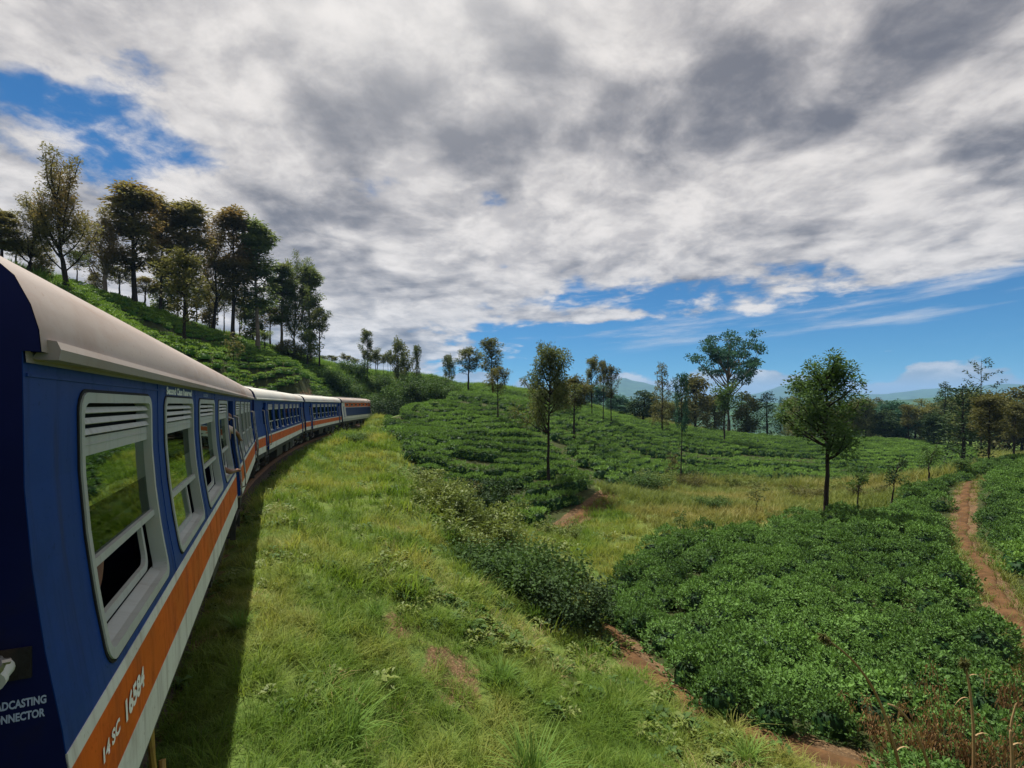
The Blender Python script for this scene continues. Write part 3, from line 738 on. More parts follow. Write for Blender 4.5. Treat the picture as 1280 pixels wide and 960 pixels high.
def steps(root, x0, x1):
    s = MB()
    for z, y in ((.78, 1.50), (.48, 1.46)):
        s.box((x0, -y, z), (x1, -y + .22, z + .03))
    for x in (x0 - .025, x1): s.box((x, -1.50, .45), (x + .025, -1.40, 1.06))
    s.build('door_steps', BLACK, root)
def doorway(root, x0, x1, leaf='shut'):
    """door leaf recessed in its opening, with rails each side and a step below"""
    d = MB(); rec = -.10 if leaf == 'shut' else -.75
    if leaf == 'shut':
        m = MB(); slab(m, x0 - .01, x1 + .01, 1.2, 3.06, -.13, -.09, -1, 8); dr = m.build('door', BLUE, root)
        q = MB(); slab(q, x0 + .1, x1 - .1, 2.15, 2.85, -.089, -.084, -1, 3); q.build('door_pane', GLASS, dr)
        q = MB(); q.tube([(x1 - .1, -(W(2.05) - .04), 1.95), (x1 - .1, -(W(2.05) - .04), 2.12)], .015, 6); q.build('handle', STEEL, dr)
    else:
        m = MB(); m.box((x0 + .01, -1.28, 1.21), (x0 + .05, -.55, 3.05)); dr = m.build('door', BLUE_SHADED, root)
        q = MB(); q.box((x0 + .051, -1.15, 2.15), (x0 + .058, -.68, 2.85)); q.build('door_pane', GLASS, dr)
    handrail(root, x0 - .06); handrail(root, x1 + .06); steps(root, x0, x1)
def bands(root, L, doors):
    cuts = [0.0]
    for a, b in doors: cuts += [a, b]
    cuts.append(L)
    for a, b in zip(cuts[::2], cuts[1::2]):
        strip_on('white_stripe', a, b, 1.645, 1.71, CREAM, root)
        strip_on('orange_band', a, b, 1.30, 1.645, ORANGE, root)
        strip_on('white_skirt', a, b, 1.055, 1.30, CREAM, root, o=.006)
    for a in (0.0,): strip_on('orange_band', 0, L, 1.30, 1.645, ORANGE, root, 1)
def seat(root, x, y, face=1):
    s = MB(); s.box((x - .22, y - .45, 1.52), (x + .22, y + .45, 1.64)); s.box((x - face * .22 - .05, y - .45, 1.62), (x - face * .22 + .05, y + .45, 2.35)); s.box((x - .18, y - .4, 1.2), (x + .18, y + .4, 1.52))
    s.build('seat', SEATM, root)
def place(root, k):
    t = HEADS[k]; h, _ = hd(t); p = HINGE[k] + h * GAP / 2
    root.location = (p[0], p[1], 0); root.rotation_euler = (0, 0, math.pi / 2 + t)

def hole_of(x, w): return (x + .036, x + w - .036, WZ0 + .038, WZ1 - .036)
def first_coach():
    root = empty('railway_coach'); L = COACH_L
    tag(root, 'blue railway coach nearest the camera with orange band, open windows and number 16584', 'railway coach', 'coaches of the train')
    wins = [(.55, 1.46, 'open'), (2.50, 1.52, 'half'), (4.50, 1.60, 'open'), (6.66, 1.50, 'open')] + [(10.25 + 1.72 * k, 1.42, s) for k, s in enumerate(('open', 'half', 'open', 'open'))]
    doors = [(8.52, 9.66), (17.3, 18.15)]
    holes = [hole_of(x, w) for x, w, _ in wins] + [(a, b, ZB, 3.06) for a, b in doors]
    shell(root, L, ROOFM, holes, BLUE)
    for x, w, s in wins: window(root, x, w, s)
    bands(root, L, doors); seams(root, L, [(x, x + w) for x, w, _ in wins] + doors)
    doorway(root, *doors[0], leaf='open'); doorway(root, *doors[1], leaf='shut')
    side_text('Second Class Reserved', 2.58, 3.078, .066, LETTER, root, squeeze=1.75, bold=.05)
    side_text('S12 SC RSV', 4.9, 3.088, .04, LETBLU, root, squeeze=1.6)
    side_text('16584', .70, 1.42, .115, LETTER, root, squeeze=1.15, bold=.045)
    side_text('14 SC', .34, 1.445, .07, LETTER, root, squeeze=1.25, bold=.04)
    # end wall print and socket
    for s, z in (('BROADCASTING', 1.915), ('CONNECTOR', 1.868)):
        me, v = text_mesh(s, .031, .035); wd = v[:, 0].max()
        for q, p in zip(me.vertices, v): q.co = (-.006, -1.440 + (wd - p[0]) * .62 + (0.004 if z < 1.9 else 0), z + p[1])
        me.materials.clear(); me.materials.append(LETBLU); link('lettering', me, root)
    so = MB(); so.tube([(.01, -1.325, 2.075), (-.07, -1.325, 2.065), (-.075, -1.325, 2.065), (-.10, -1.325, 2.060)], [.034, .032, .038, .038], 16)
    pl_ = MB(); pl_.box((-.003, -1.40, 2.020), (-.016, -1.29, 2.130)); pl_.build('socket_plate', BLACK, root); sk = so.build('connector_socket', CREAM, root, True)
    cp = MB(); cp.tube([(-.10, -1.325, 2.113), (-.115, -1.35, 2.130), (-.10, -1.375, 2.125)], .010, 6); cp.tube([(-.105, -1.325, 2.115), (-.125, -1.325, 2.125)], [.040, .036], 14); cp.build('socket_cap', STEEL, sk, True)
    for x in (1.0, 2.8, 5.0, 7.1): seat(root, x, -.72)
    for x in (10.6, 12.3, 14.0): seat(root, x, -.72)
    # loose gear under the end
    hk = MB(); hk.tube([(1.55, -1.46, .98), (1.55, -1.48, .62), (1.60, -1.50, .50), (1.72, -1.50, .47), (1.76, -1.49, .58)], .022, 8); hk.build('lifting_hook', YELLOW, root, True)
    hc = MB(); hc.tube([(.35, -.9, .8), (.2, -1.0, .5), (.1, -1.05, .35), (-.05, -1.0, .5), (-.1, -.9, .75)], .03, 8); hc.build('air_hose', RUBBER, root, True)
    place(root, 0); return root
ROOT1 = first_coach()
def coach_b():
    root = empty('railway_coach'); L = COACH_L
    doors = [(1.75, 2.6), (16.6, 17.45)]
    wins = [(3.05 + 1.9 * k, 1.45, ('half', 'open', 'half', 'half', 'open', 'half', 'half')[k]) for k in range(7)]
    shell(root, L, ROOFG, [hole_of(x, w) for x, w, _ in wins] + [(a, b, ZB, 3.06) for a, b in doors], BLUE)
    first = {}
    for x, w, s in wins:
        if s in first:
            c = copy_tree(first[s], root); c.location.x = x
        else: first[s] = window(root, x, w, s, fmat=BLUE)
    bands(root, L, doors)
    for a, b in doors: doorway(root, a, b)
    for x in (5.2, 9.2, 13.2):
        v = MB(); v.box((x - .3, -.3, 3.72), (x + .3, .3, 3.80)); v.box((x - .36, -.36, 3.80), (x + .36, .36, 3.835)); v.build('roof_vent', ROOFG, root)
    return root
b2 = coach_b(); place(b2, 1); tag(b2, 'second blue coach of the train, between the nearest coach and the third', 'railway coach', 'coaches of the train')
b3 = copy_tree(b2); place(b3, 2); tag(b3, 'third blue coach of the train, just ahead the orange topped power car', 'railway coach', 'coaches of the train')
b3['label'] = 'third blue coach of the train, coupled to the orange topped power car'
b0 = copy_tree(b2); t = TH1; p = HINGE[0] - hd(t)[0] * (COACH_L + GAP / 2); b0.location = (p[0], p[1], 0); b0.rotation_euler = (0, 0, math.pi / 2 + t)
b0['label'] = 'blue coach behind the viewpoint, from which the picture is taken'
def power_car():
    root = empty('power_car'); L = COACH_L
    tag(root, 'power car heading the train, orange upper band and large blue panel', 'locomotive')
    holes = [(.75, 1.35, 1.5, 2.75)] + [(2.3 + 2.5 * k, 3.6 + 2.5 * k, 2.80, 3.0) for k in range(6)]
    shell(root, L, ROOFM, holes, CREAM)
    strip_on('orange_band', 1.5, L - .25, 3.02, 3.165, ORANGE, root); strip_on('orange_band', 1.5, L - .25, 2.66, 2.78, ORANGE, root)
    xs = [1.5] + [v for k in range(6) for v in (2.28 + 2.5 * k, 3.62 + 2.5 * k)] + [L - .25]
    for a, b in zip(xs[::2], xs[1::2]): strip_on('orange_band', a, b, 2.78, 3.02, ORANGE, root)
    strip_on('blue_panel', 1.75, L - .55, 1.62, 2.60, surf('deep_blue_panel', (.012, .028, .12), .4, var=.15), root, o=.02)
    strip_on('grey_skirt', 0, L, 1.06, 1.34, GREYF, root, o=.006)
    for k in range(6):
        q = MB()
        for j in range(4): slab(q, 2.3 + 2.5 * k, 3.6 + 2.5 * k, 2.81 + j * .05, 2.84 + j * .05, -.06, -.02, -1)
        q.build('grille', BLACK, root)
    q = MB(); slab(q, .74, 1.36, 1.5, 2.75, -.12, -.09, -1, 5); q.build('cab_door', BLUE, root)
    handrail(root, .66, mat=CREAM); handrail(root, 1.44, mat=CREAM)
    q = MB(); slab(q, L - .16, L + .01, 1.06, 3.2, -.01, .03, -1, 6); q.build('corner_post', CREAM, root)
    for x in (3, 8, 13):
        v = MB(); v.box((x, -.6, 3.72), (x + 2.6, .6, 3.84)); v.build('roof_hatch', ROOFG, root)
    place(root, 3); return root
power_car()
def track():
    pl = TRACK; seg = np.hypot(*np.diff(pl, axis=0).T); cs = np.r_[0, np.cumsum(seg)]; s = np.arange(60, cs[-1] - 40, .8)
    x = np.interp(s, cs, pl[:, 0]); y = np.interp(s, cs, pl[:, 1]); tx = np.gradient(x); ty = np.gradient(y); l = np.hypot(tx, ty); nx_, ny_ = -ty / l, tx / l
    def extr(prof):
        V = np.stack([np.c_[x + nx_ * o, y + ny_ * o, np.full(len(x), z)] for o, z in prof], 1).reshape(-1, 3); m = len(prof)
        i = np.arange(len(x) - 1)[:, None] * m + np.arange(m - 1)[None, :]
        return V, np.stack([i, i + 1, i + m + 1, i + m], -1).reshape(-1, 4)[:, ::-1]
    tag(link('ballast', npmesh('ballast', *extr([(1.35, -.75), (1.05, -.34), (.95, -.20), (0, -.2), (-.95, -.20), (-1.05, -.34), (-1.35, -.75)]), False), None, BALLAST), kind='structure')
    for sd in (-.84, .84):
        V, F = extr([(sd + .07, -.16), (sd + .015, -.13), (sd + .015, -.04), (sd + .036, -.03), (sd + .036, 0), (sd - .036, 0), (sd - .036, -.03), (sd - .015, -.04), (sd - .015, -.13), (sd - .07, -.16)])
        tag(link('rail', npmesh('rail', V, F), None, RUST), 'steel rail on the %s side of the train running under its wheels' % ('right' if sd < 0 else 'left'), 'rail', 'rails of the line')
track()

# ------------------------------------------------------------------ people in the first coach
def skinned(name, chains, mat, parent=None, sub=2):
    """chains: lists of (x, y, z, r); equal points are joined; grown by a Skin modifier into one surface"""
    me = bpy.data.meshes.new(name); vs = []; rs = []; es = []
    def vid(p):
        for i, q in enumerate(vs):
            if (Vector(q) - Vector(p[:3])).length < 1e-4: return i
        vs.append(tuple(p[:3])); rs.append(p[3]); return len(vs) - 1
    for c in chains:
        ids = [vid(p) for p in c]
        es += [(a, b) for a, b in zip(ids[:-1], ids[1:])]
    me.from_pydata(vs, es, []); o = bpy.data.objects.new(name, me); COL.objects.link(o)
    md = o.modifiers.new('skin', 'SKIN'); md.use_smooth_shade = True
    for i, r in enumerate(rs): me.skin_vertices[0].data[i].radius = (r, r); me.skin_vertices[0].data[i].use_root = (i == 0)
    o.modifiers.new('sub', 'SUBSURF').levels = sub; o.modifiers[-1].render_levels = sub
    dg = bpy.context.evaluated_depsgraph_get(); nm = bpy.data.meshes.new_from_object(o.evaluated_get(dg))
    bpy.data.objects.remove(o); bpy.data.meshes.remove(me); nm.name = name
    nm.materials.clear(); nm.materials.append(mat)
    for p in nm.polygons: p.use_smooth = True
    return link(name, nm, parent)
SKIN = surf('brown_skin', (.20, .095, .055), .5, spec=.35, var=.1, scale=6)
HAIR = surf('black_hair', (.012, .010, .009), .5, var=.3, scale=30)
WHITEC = surf('white_cotton', (.62, .60, .56), .85, spec=.1, var=.08, scale=8)
PINKC = surf('pale_shirt', (.55, .42, .36), .85, spec=.1, var=.1, scale=8)
DARKC = surf('dark_cloth', (.03, .032, .045), .9, spec=.1, var=.2, scale=8)
def person(label, local, hips, neck, sh, arms, legs, shirt, head_dir=(1, 0)):
    """joints in coach coordinates; sh = (left, right) shoulders, arms = (elbow, hand) pairs, legs = (knee, foot) pairs"""
    V3 = Vector; hips, neck = V3(hips), V3(neck); chest = hips.lerp(neck, .62); head = neck + V3((.03 * head_dir[0], .03 * head_dir[1], .15))
    def pt(v, r): return (v[0], v[1], v[2], r)
    fx, fy = head_dir
    base = hips
    body = [[pt(hips, .15), pt(chest, .155), pt(neck, .062), pt(neck + V3((.01 * fx, .01 * fy, .07)), .062), pt(head, .098), pt(head + V3((-.02 * fx, -.02 * fy, .085)), .075)],
            [pt(head, .098), pt(head + V3((.095 * fx, .095 * fy, -.045)), .040)], [pt(head, .098), pt(head + V3((.112 * fx, .112 * fy, .005)), .016)]]
    shirtc = [[pt(hips, .168), pt(chest, .172), pt(neck - V3((0, 0, .02)), .085)]]
    for s, (el, ha) in zip(sh, arms):
        s, el, ha = V3(s), V3(el), V3(ha); d = (ha - el).normalized(); n = d.cross(V3((0, 0, 1)))
        if n.length < .1: n = V3((0, 1, 0))
        n.normalize(); w = n.cross(d); palm = ha + d * .06
        body.append([pt(chest, .155), pt(s, .062), pt(s.lerp(el, .5), .05), pt(el, .042), pt(el.lerp(ha, .5), .038), pt(ha, .026), pt(palm, .030)])
        for q, (off, ln) in enumerate(((-.030, .07), (-.010, .08), (.011, .075), (.030, .058))):
            k0 = palm + n * off * .8 + d * .02; k1 = k0 + d * ln * .55 + n * off * .1 - w * .012; k2 = k1 + d * ln * .4 - w * .03
            body.append([pt(palm, .030), pt(k0, .010), pt(k1, .0088), pt(k2, .0075)])
        t0 = ha + n * .022 + d * .02; body.append([pt(ha, .026), pt(t0 + n * .018, .011), pt(t0 + n * .035 + d * .035 - w * .015, .009)])
        shirtc.append([pt(chest, .172), pt(s, .078), pt(s.lerp(el, .75), .064)])
    trou = []
    for kn, ft in legs:
        kn, ft = V3(kn), V3(ft)
        side_ = hips + V3((0, .09 if kn[1] > hips[1] else -.09, -.03))
        body.append([pt(hips, .15), pt(side_, .085), pt(kn, .058), pt(kn.lerp(ft, .35), .055), pt(ft, .036), pt(ft + V3((.14 * fx, .14 * fy, -.045)), .035)])
        trou.append([pt(hips, .168), pt(side_, .10), pt(kn, .074), pt(kn.lerp(ft, .9), .06)])
    b = skinned('person', body, SKIN); tag(b, label, 'person')
    skinned('shirt', shirtc, shirt, b); skinned('trousers', trou, DARKC, b)
    skinned('hair', [[pt(head + V3((-.035 * fx, -.035 * fy, .03)), .095), pt(head + V3((-.02 * fx, -.02 * fy, .075)), .088)]], HAIR, b)
    b.matrix_world = ROOT1.matrix_basis.copy()
    return b
bpy.context.view_layer.update()
person('seated passenger in white shirt, elbow on the sill of the nearest open window', 0, (.95, -.85, 1.74), (.98, -.88, 2.26), [(1.0, -.68, 2.20), (1.02, -1.08, 2.20)],
       [((1.18, -.62, 1.93), (1.42, -.72, 1.86)), ((1.27, -1.24, 1.925), (1.335, -1.255, 2.16))], [((1.40, -.75, 1.70), (1.42, -.75, 1.30)), ((1.40, -.97, 1.70), (1.42, -.97, 1.30))], WHITEC)
person('passenger in pale sleeves resting a forearm out of the window beside the open door', 0, (6.80, -.80, 1.74), (6.84, -.86, 2.26), [(6.86, -.66, 2.20), (6.88, -1.06, 2.20)],
       [((7.03, -.60, 1.95), (7.27, -.68, 1.86)), ((6.98, -1.52, 1.905), (7.30, -1.585, 1.895))], [((7.25, -.72, 1.70), (7.27, -.72, 1.30)), ((7.25, -.94, 1.70), (7.27, -.94, 1.30))], PINKC)
person('person standing in the open coach doorway with a hand round the outside handrail', 0, (9.20, -1.18, 2.06), (9.22, -1.25, 2.60), [(9.08, -1.24, 2.53), (9.40, -1.30, 2.53)],
       [((8.93, -1.12, 2.30), (8.98, -1.30, 2.10)), ((9.56, -1.47, 2.38), (9.68, -1.49, 2.27))], [((9.12, -1.27, 1.66), (9.12, -1.20, 1.28)), ((9.30, -1.27, 1.66), (9.32, -1.22, 1.28))], PINKC, (.4, -.9))
# ------------------------------------------------------------------ foliage materials
leafmat('tea_leaf', (.009, .034, .008), (.150, .285, .062), trans=.20, rough=.6, spec=.16, patch=.18)
leafmat('tea_leaf_mid', (.010, .042, .008), (.195, .345, .068), trans=.22, rough=.6, spec=.14, patch=.12)
leafmat('tea_leaf_high', (.040, .115, .012), (.21, .33, .05), trans=.25, rough=.6, spec=.14, patch=.10)
leafmat('grass_blade', (.045, .108, .012), (.205, .290, .046), trans=.4, rough=.6, spec=.12, patch=.30, yellow=(.30, .27, .085), yscale=.3)
leafmat('meadow_blade', (.085, .125, .03), (.20, .24, .06), trans=.3, rough=.6, spec=.15, patch=.2, yellow=(.28, .235, .085), yscale=.10)
leafmat('rank_grass', (.055, .13, .02), (.17, .27, .06), trans=.3, rough=.65, spec=.1, patch=.3)
leafmat('weed_leaf', (.055, .095, .018), (.185, .225, .055), trans=.3, rough=.55, spec=.2, patch=.5)
leafmat('shrub_leaf', (.014, .042, .010), (.085, .150, .038), trans=.3, rough=.7, spec=.15, patch=.3)
leafmat('gum_leaf', (.060, .060, .024), (.175, .170, .066), trans=.5, rough=.65, spec=.2, patch=.10, yellow=(.19, .115, .055), yscale=.09)
leafmat('gum_leaf_green', (.045, .075, .026), (.15, .20, .075), trans=.5, rough=.65, spec=.15, patch=.12, yellow=(.10, .075, .035), yscale=.07)
leafmat('oak_leaf', (.036, .058, .020), (.145, .170, .06), trans=.38, rough=.65, spec=.15, patch=.10, yellow=(.125, .115, .042), yscale=.05)
leafmat('dark_leaf', (.010, .028, .010), (.048, .082, .028), trans=.2, rough=.75, spec=.15, patch=.2)
leafmat('brown_leaf', (.048, .050, .018), (.140, .142, .050), trans=.35, rough=.7, spec=.15, patch=.2)
leafmat('cool_leaf', (.014, .046, .034), (.050, .125, .080), trans=.3, rough=.7, spec=.15, patch=.2)
leafmat('dry_leaf', (.085, .045, .020), (.27, .165, .08), trans=.3, rough=.7, spec=.1, patch=.6)
leafmat('straw', (.22, .13, .06), (.48, .36, .20), trans=.2, rough=.6, spec=.2, patch=.8)
BARK = surf('bark', (.026, .020, .016), .9, spec=.1, var=.4, scale=5, dirt=(.012, .010, .008), dscale=4, bump=.6, bscale=18, stretch=(1, 1, .3))
BARKP = surf('pale_bark', (.15, .12, .095), .85, spec=.1, var=.35, scale=2, dirt=(.09, .065, .045), dscale=1.4, bump=.4, bscale=12, stretch=(1, 1, .3))

# ------------------------------------------------------------------ leaf and blade builders (arrays)
RNG = np.random.default_rng(11)
def unit(v): return v / np.maximum(np.linalg.norm(v, axis=-1, keepdims=True), 1e-9)
class Leaves:
    def __init__(s): s.V = []; s.A = []
    def add(s, P_, A_, N_, L, Wd, var, droop=.12):
        """diamond leaves: base P, axis A, face normal N"""
        n = len(P_); A_ = unit(A_); S = unit(np.cross(A_, N_)); L = np.broadcast_to(np.asarray(L, float), (n,))[:, None]; Wd = np.broadcast_to(np.asarray(Wd, float), (n,))[:, None]
        up = np.cross(S, A_)
        m = P_ + A_ * L * .45 + up * L * .06
        tip = P_ + A_ * L - np.array((0, 0, 1.0)) * L * droop
        s.V.append(np.stack([P_, m + S * Wd, tip, m - S * Wd], 1)); s.A.append(np.repeat(np.asarray(var, float)[:, None], 4, 1))
    def mesh(s, name, mat, hull=None):
        V = np.concatenate(s.V).reshape(-1, 3); a = np.concatenate(s.A).ravel(); F = np.arange(len(V)).reshape(-1, 4)
        fl = [F]
        if hull is not None:
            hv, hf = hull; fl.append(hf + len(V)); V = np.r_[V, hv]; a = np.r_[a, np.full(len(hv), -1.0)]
        return npmesh(name, V, fl, False, {'var': a}, mat)
def rdir(n, zmin=-1.0):
    z = RNG.uniform(zmin, 1, n); t = RNG.uniform(0, 2 * math.pi, n); r = np.sqrt(np.clip(1 - z * z, 0, 1))
    return np.c_[r * np.cos(t), r * np.sin(t), z]
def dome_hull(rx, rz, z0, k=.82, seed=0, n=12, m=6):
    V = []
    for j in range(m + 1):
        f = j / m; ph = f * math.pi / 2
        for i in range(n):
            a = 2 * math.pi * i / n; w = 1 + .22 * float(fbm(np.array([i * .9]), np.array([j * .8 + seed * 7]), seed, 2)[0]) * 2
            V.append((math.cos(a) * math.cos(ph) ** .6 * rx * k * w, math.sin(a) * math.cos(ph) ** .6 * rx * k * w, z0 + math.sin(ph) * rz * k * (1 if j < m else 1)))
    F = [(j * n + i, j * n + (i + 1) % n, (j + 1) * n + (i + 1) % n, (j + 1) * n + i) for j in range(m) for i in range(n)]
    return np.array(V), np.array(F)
def tea_mesh(seed, shoots, per, ln, mat='tea_leaf', h=.74, r=.66, ex=5.0, dr=.60, hull=.66):
    global RNG; RNG = np.random.default_rng(seed)
    L = Leaves(); n = shoots
    rr = np.sqrt(RNG.uniform(0, 1, n)) * r; th = RNG.uniform(0, 2 * math.pi, n)
    lump = 1 + .22 * fbm(np.cos(th) * rr * 4 + seed * 3.1, np.sin(th) * rr * 4, seed, 2) * 2
    z = h * (1 - dr * (rr / r) ** ex) * (1 + (lump - 1) * (.55 if ex > 4 else 1.2)) - RNG.uniform(0, .06, n)
    low = rr > r * .78; z = np.where(low, RNG.uniform(.12, .55, n) * h, z)
    c = np.c_[np.cos(th) * rr * (1 + .15 * RNG.normal(size=n)), np.sin(th) * rr * (1 + .15 * RNG.normal(size=n)), z]
    out = unit(np.c_[np.cos(th) * (rr / r) ** 2, np.sin(th) * (rr / r) ** 2, np.full(n, .85)])
    k = np.repeat(np.arange(n), per); m = len(k); az = RNG.uniform(0, 2 * math.pi, m)
    tier = np.tile(np.arange(per) / max(per - 1, 1), n)
    side = np.c_[np.cos(az), np.sin(az), np.zeros(m)]
    A = unit(side * (1.1 - .7 * tier)[:, None] + out[k] * (.25 + .9 * tier)[:, None])
    P0 = c[k] - out[k] * ((1 - tier) * ln * .8)[:, None] + RNG.normal(size=(m, 3)) * .01
    N = unit(out[k] * 1.0 + RNG.normal(size=(m, 3)) * .25)
    v = np.clip(.02 + .75 * tier * RNG.uniform(.3, 1.3, m) * (.45 + .55 * (z / h)[k]) + .15 * RNG.normal(size=m), -.3, 1)  # pale young tips; also sunlit tops and shaded flanks put into the tone
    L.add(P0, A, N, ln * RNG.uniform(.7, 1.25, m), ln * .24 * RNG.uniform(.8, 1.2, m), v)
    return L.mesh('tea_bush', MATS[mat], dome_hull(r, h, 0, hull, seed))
def tuft_mesh(name, mat, n, h, spread, width, lean=.5, seg=3, seed=0, curl=.6):
    g = np.random.default_rng(seed); V = []; A = []; F = []
    th = g.uniform(0, 2 * math.pi, n); r = np.sqrt(g.uniform(0, 1, n)) * spread; hh = h * g.uniform(.45, 1.15, n)
    base = np.c_[np.cos(th) * r, np.sin(th) * r, np.full(n, -.03)]
    ld = th + g.normal(size=n) * 1.0; le = lean * g.uniform(.2, 1.4, n)
    d = np.c_[np.cos(ld), np.sin(ld), np.zeros(n)]; s = np.c_[-np.sin(ld), np.cos(ld), np.zeros(n)]
    var = g.uniform(0, 1, n)
    for k in range(seg + 1):
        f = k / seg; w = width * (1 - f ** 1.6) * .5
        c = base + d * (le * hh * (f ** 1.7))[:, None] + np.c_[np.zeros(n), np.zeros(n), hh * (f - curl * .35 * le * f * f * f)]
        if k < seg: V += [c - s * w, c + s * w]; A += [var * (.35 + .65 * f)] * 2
        else: V += [c]; A += [var]
    nv = len(V); allv = np.stack(V, 1).reshape(-1, 3); a = np.stack(A, 1).ravel(); o = np.arange(n)[:, None] * nv
    q = [o + np.array([[2 * k, 2 * k + 1, 2 * k + 3, 2 * k + 2]]) for k in range(seg - 1)]
    return npmesh(name, allv, [np.concatenate(q), o + np.array([[2 * seg - 2, 2 * seg - 1, 2 * seg]])], True, {'var': a}, mat)

# ------------------------------------------------------------------ mass planting (stuff) by geometry nodes
def scatter(name, meshes, pts, rot, scl, idx, label, cat):
    """points carry turn, size and kind; the node tree sets one of the meshes on each"""
    coll = bpy.data.collections.new(name + '_kinds')
    for i, me in enumerate(meshes):
        o = bpy.data.objects.new('%s_kind_%02d' % (name, i), me); coll.objects.link(o)
    me = bpy.data.meshes.new(name); me.vertices.add(len(pts)); me.vertices.foreach_set('co', np.asarray(pts, np.float32).ravel())
    for nm, ty, val in (('turn', 'FLOAT_VECTOR', rot), ('size', 'FLOAT_VECTOR', scl)):
        a = me.attributes.new(nm, ty, 'POINT'); a.data.foreach_set('vector', np.asarray(val, np.float32).ravel())
    a = me.attributes.new('pick', 'INT', 'POINT'); a.data.foreach_set('value', np.asarray(idx, np.int32))
    o = link(name, me)
    ng = bpy.data.node_groups.new(name, 'GeometryNodeTree')
    ng.interface.new_socket('Geometry', in_out='INPUT', socket_type='NodeSocketGeometry'); ng.interface.new_socket('Geometry', in_out='OUTPUT', socket_type='NodeSocketGeometry')
    N = ng.nodes; gi = N.new('NodeGroupInput'); go = N.new('NodeGroupOutput'); ci = N.new('GeometryNodeCollectionInfo')
    ci.inputs['Collection'].default_value = coll; ci.inputs['Separate Children'].default_value = True; ci.inputs['Reset Children'].default_value = True
    ip = N.new('GeometryNodeInstanceOnPoints'); ip.inputs['Pick Instance'].default_value = True
    def na(nm, ty):
        x = N.new('GeometryNodeInputNamedAttribute'); x.data_type = ty; x.inputs['Name'].default_value = nm; return x.outputs['Attribute']
    e = N.new('FunctionNodeEulerToRotation')
    l = ng.links.new; l(na('turn', 'FLOAT_VECTOR'), e.inputs[0]); l(e.outputs[0], ip.inputs['Rotation'])
    l(gi.outputs[0], ip.inputs['Points']); l(ci.outputs[0], ip.inputs['Instance']); l(na('pick', 'INT'), ip.inputs['Instance Index']); l(na('size', 'FLOAT_VECTOR'), ip.inputs['Scale'])
    l(ip.outputs[0], go.inputs[0])
    md = o.modifiers.new('planting', 'NODES'); md.node_group = ng
    return tag(o, label, cat, kind='stuff')
def in_view(X, Y, Z, mx=60):
    px = 640 + X / np.maximum(Y, .1) * 640; py = 505 - (Z - CZ) / np.maximum(Y, .1) * 640
    return (Y > 1.5) & (px > -mx) & (px < 1280 + mx) & (py < 960 + 150) & (py > -100)
def roughfill(poly, spacing, seed, jit=.35):
    g = np.random.default_rng(seed); p = np.array(poly); x0, y0 = p.min(0); x1, y1 = p.max(0)
    xs = np.arange(x0, x1, spacing); ys = np.arange(y0, y1, spacing * .87); X, Y = np.meshgrid(xs, ys); X = X + (np.arange(len(ys)) % 2)[:, None] * spacing * .5
    X = X.ravel() + g.normal(size=X.size) * jit * spacing; Y = Y.ravel() + g.normal(size=Y.size) * jit * spacing
    k = in_poly(X, Y, poly); return X[k], Y[k]
def rowfill(poly, centre, dr, da, seed, jit=.12, sx=1.0):
    """bushes planted in rows that run round a centre"""
    g = np.random.default_rng(seed); p = np.array(poly); c = np.array(centre)
    q = (p - c) * (sx, 1); rmax = np.hypot(*q.T).max(); X, Y = [], []
    for i, r in enumerate(np.arange(dr, rmax, dr)):
        n = int(2 * math.pi * r / da); a = np.arange(n) * 2 * math.pi / n + g.uniform(0, 6); rr = r + 3.0 * fbm(np.cos(a) * r / 14 + 50, np.sin(a) * r / 14 + 50, 5, 2) + g.normal(size=n) * jit * .5
        X.append(c[0] + np.cos(a) * rr / sx); Y.append(c[1] + np.sin(a) * rr)
    X, Y = np.concatenate(X), np.concatenate(Y); k = in_poly(X, Y, poly); return X[k], Y[k]

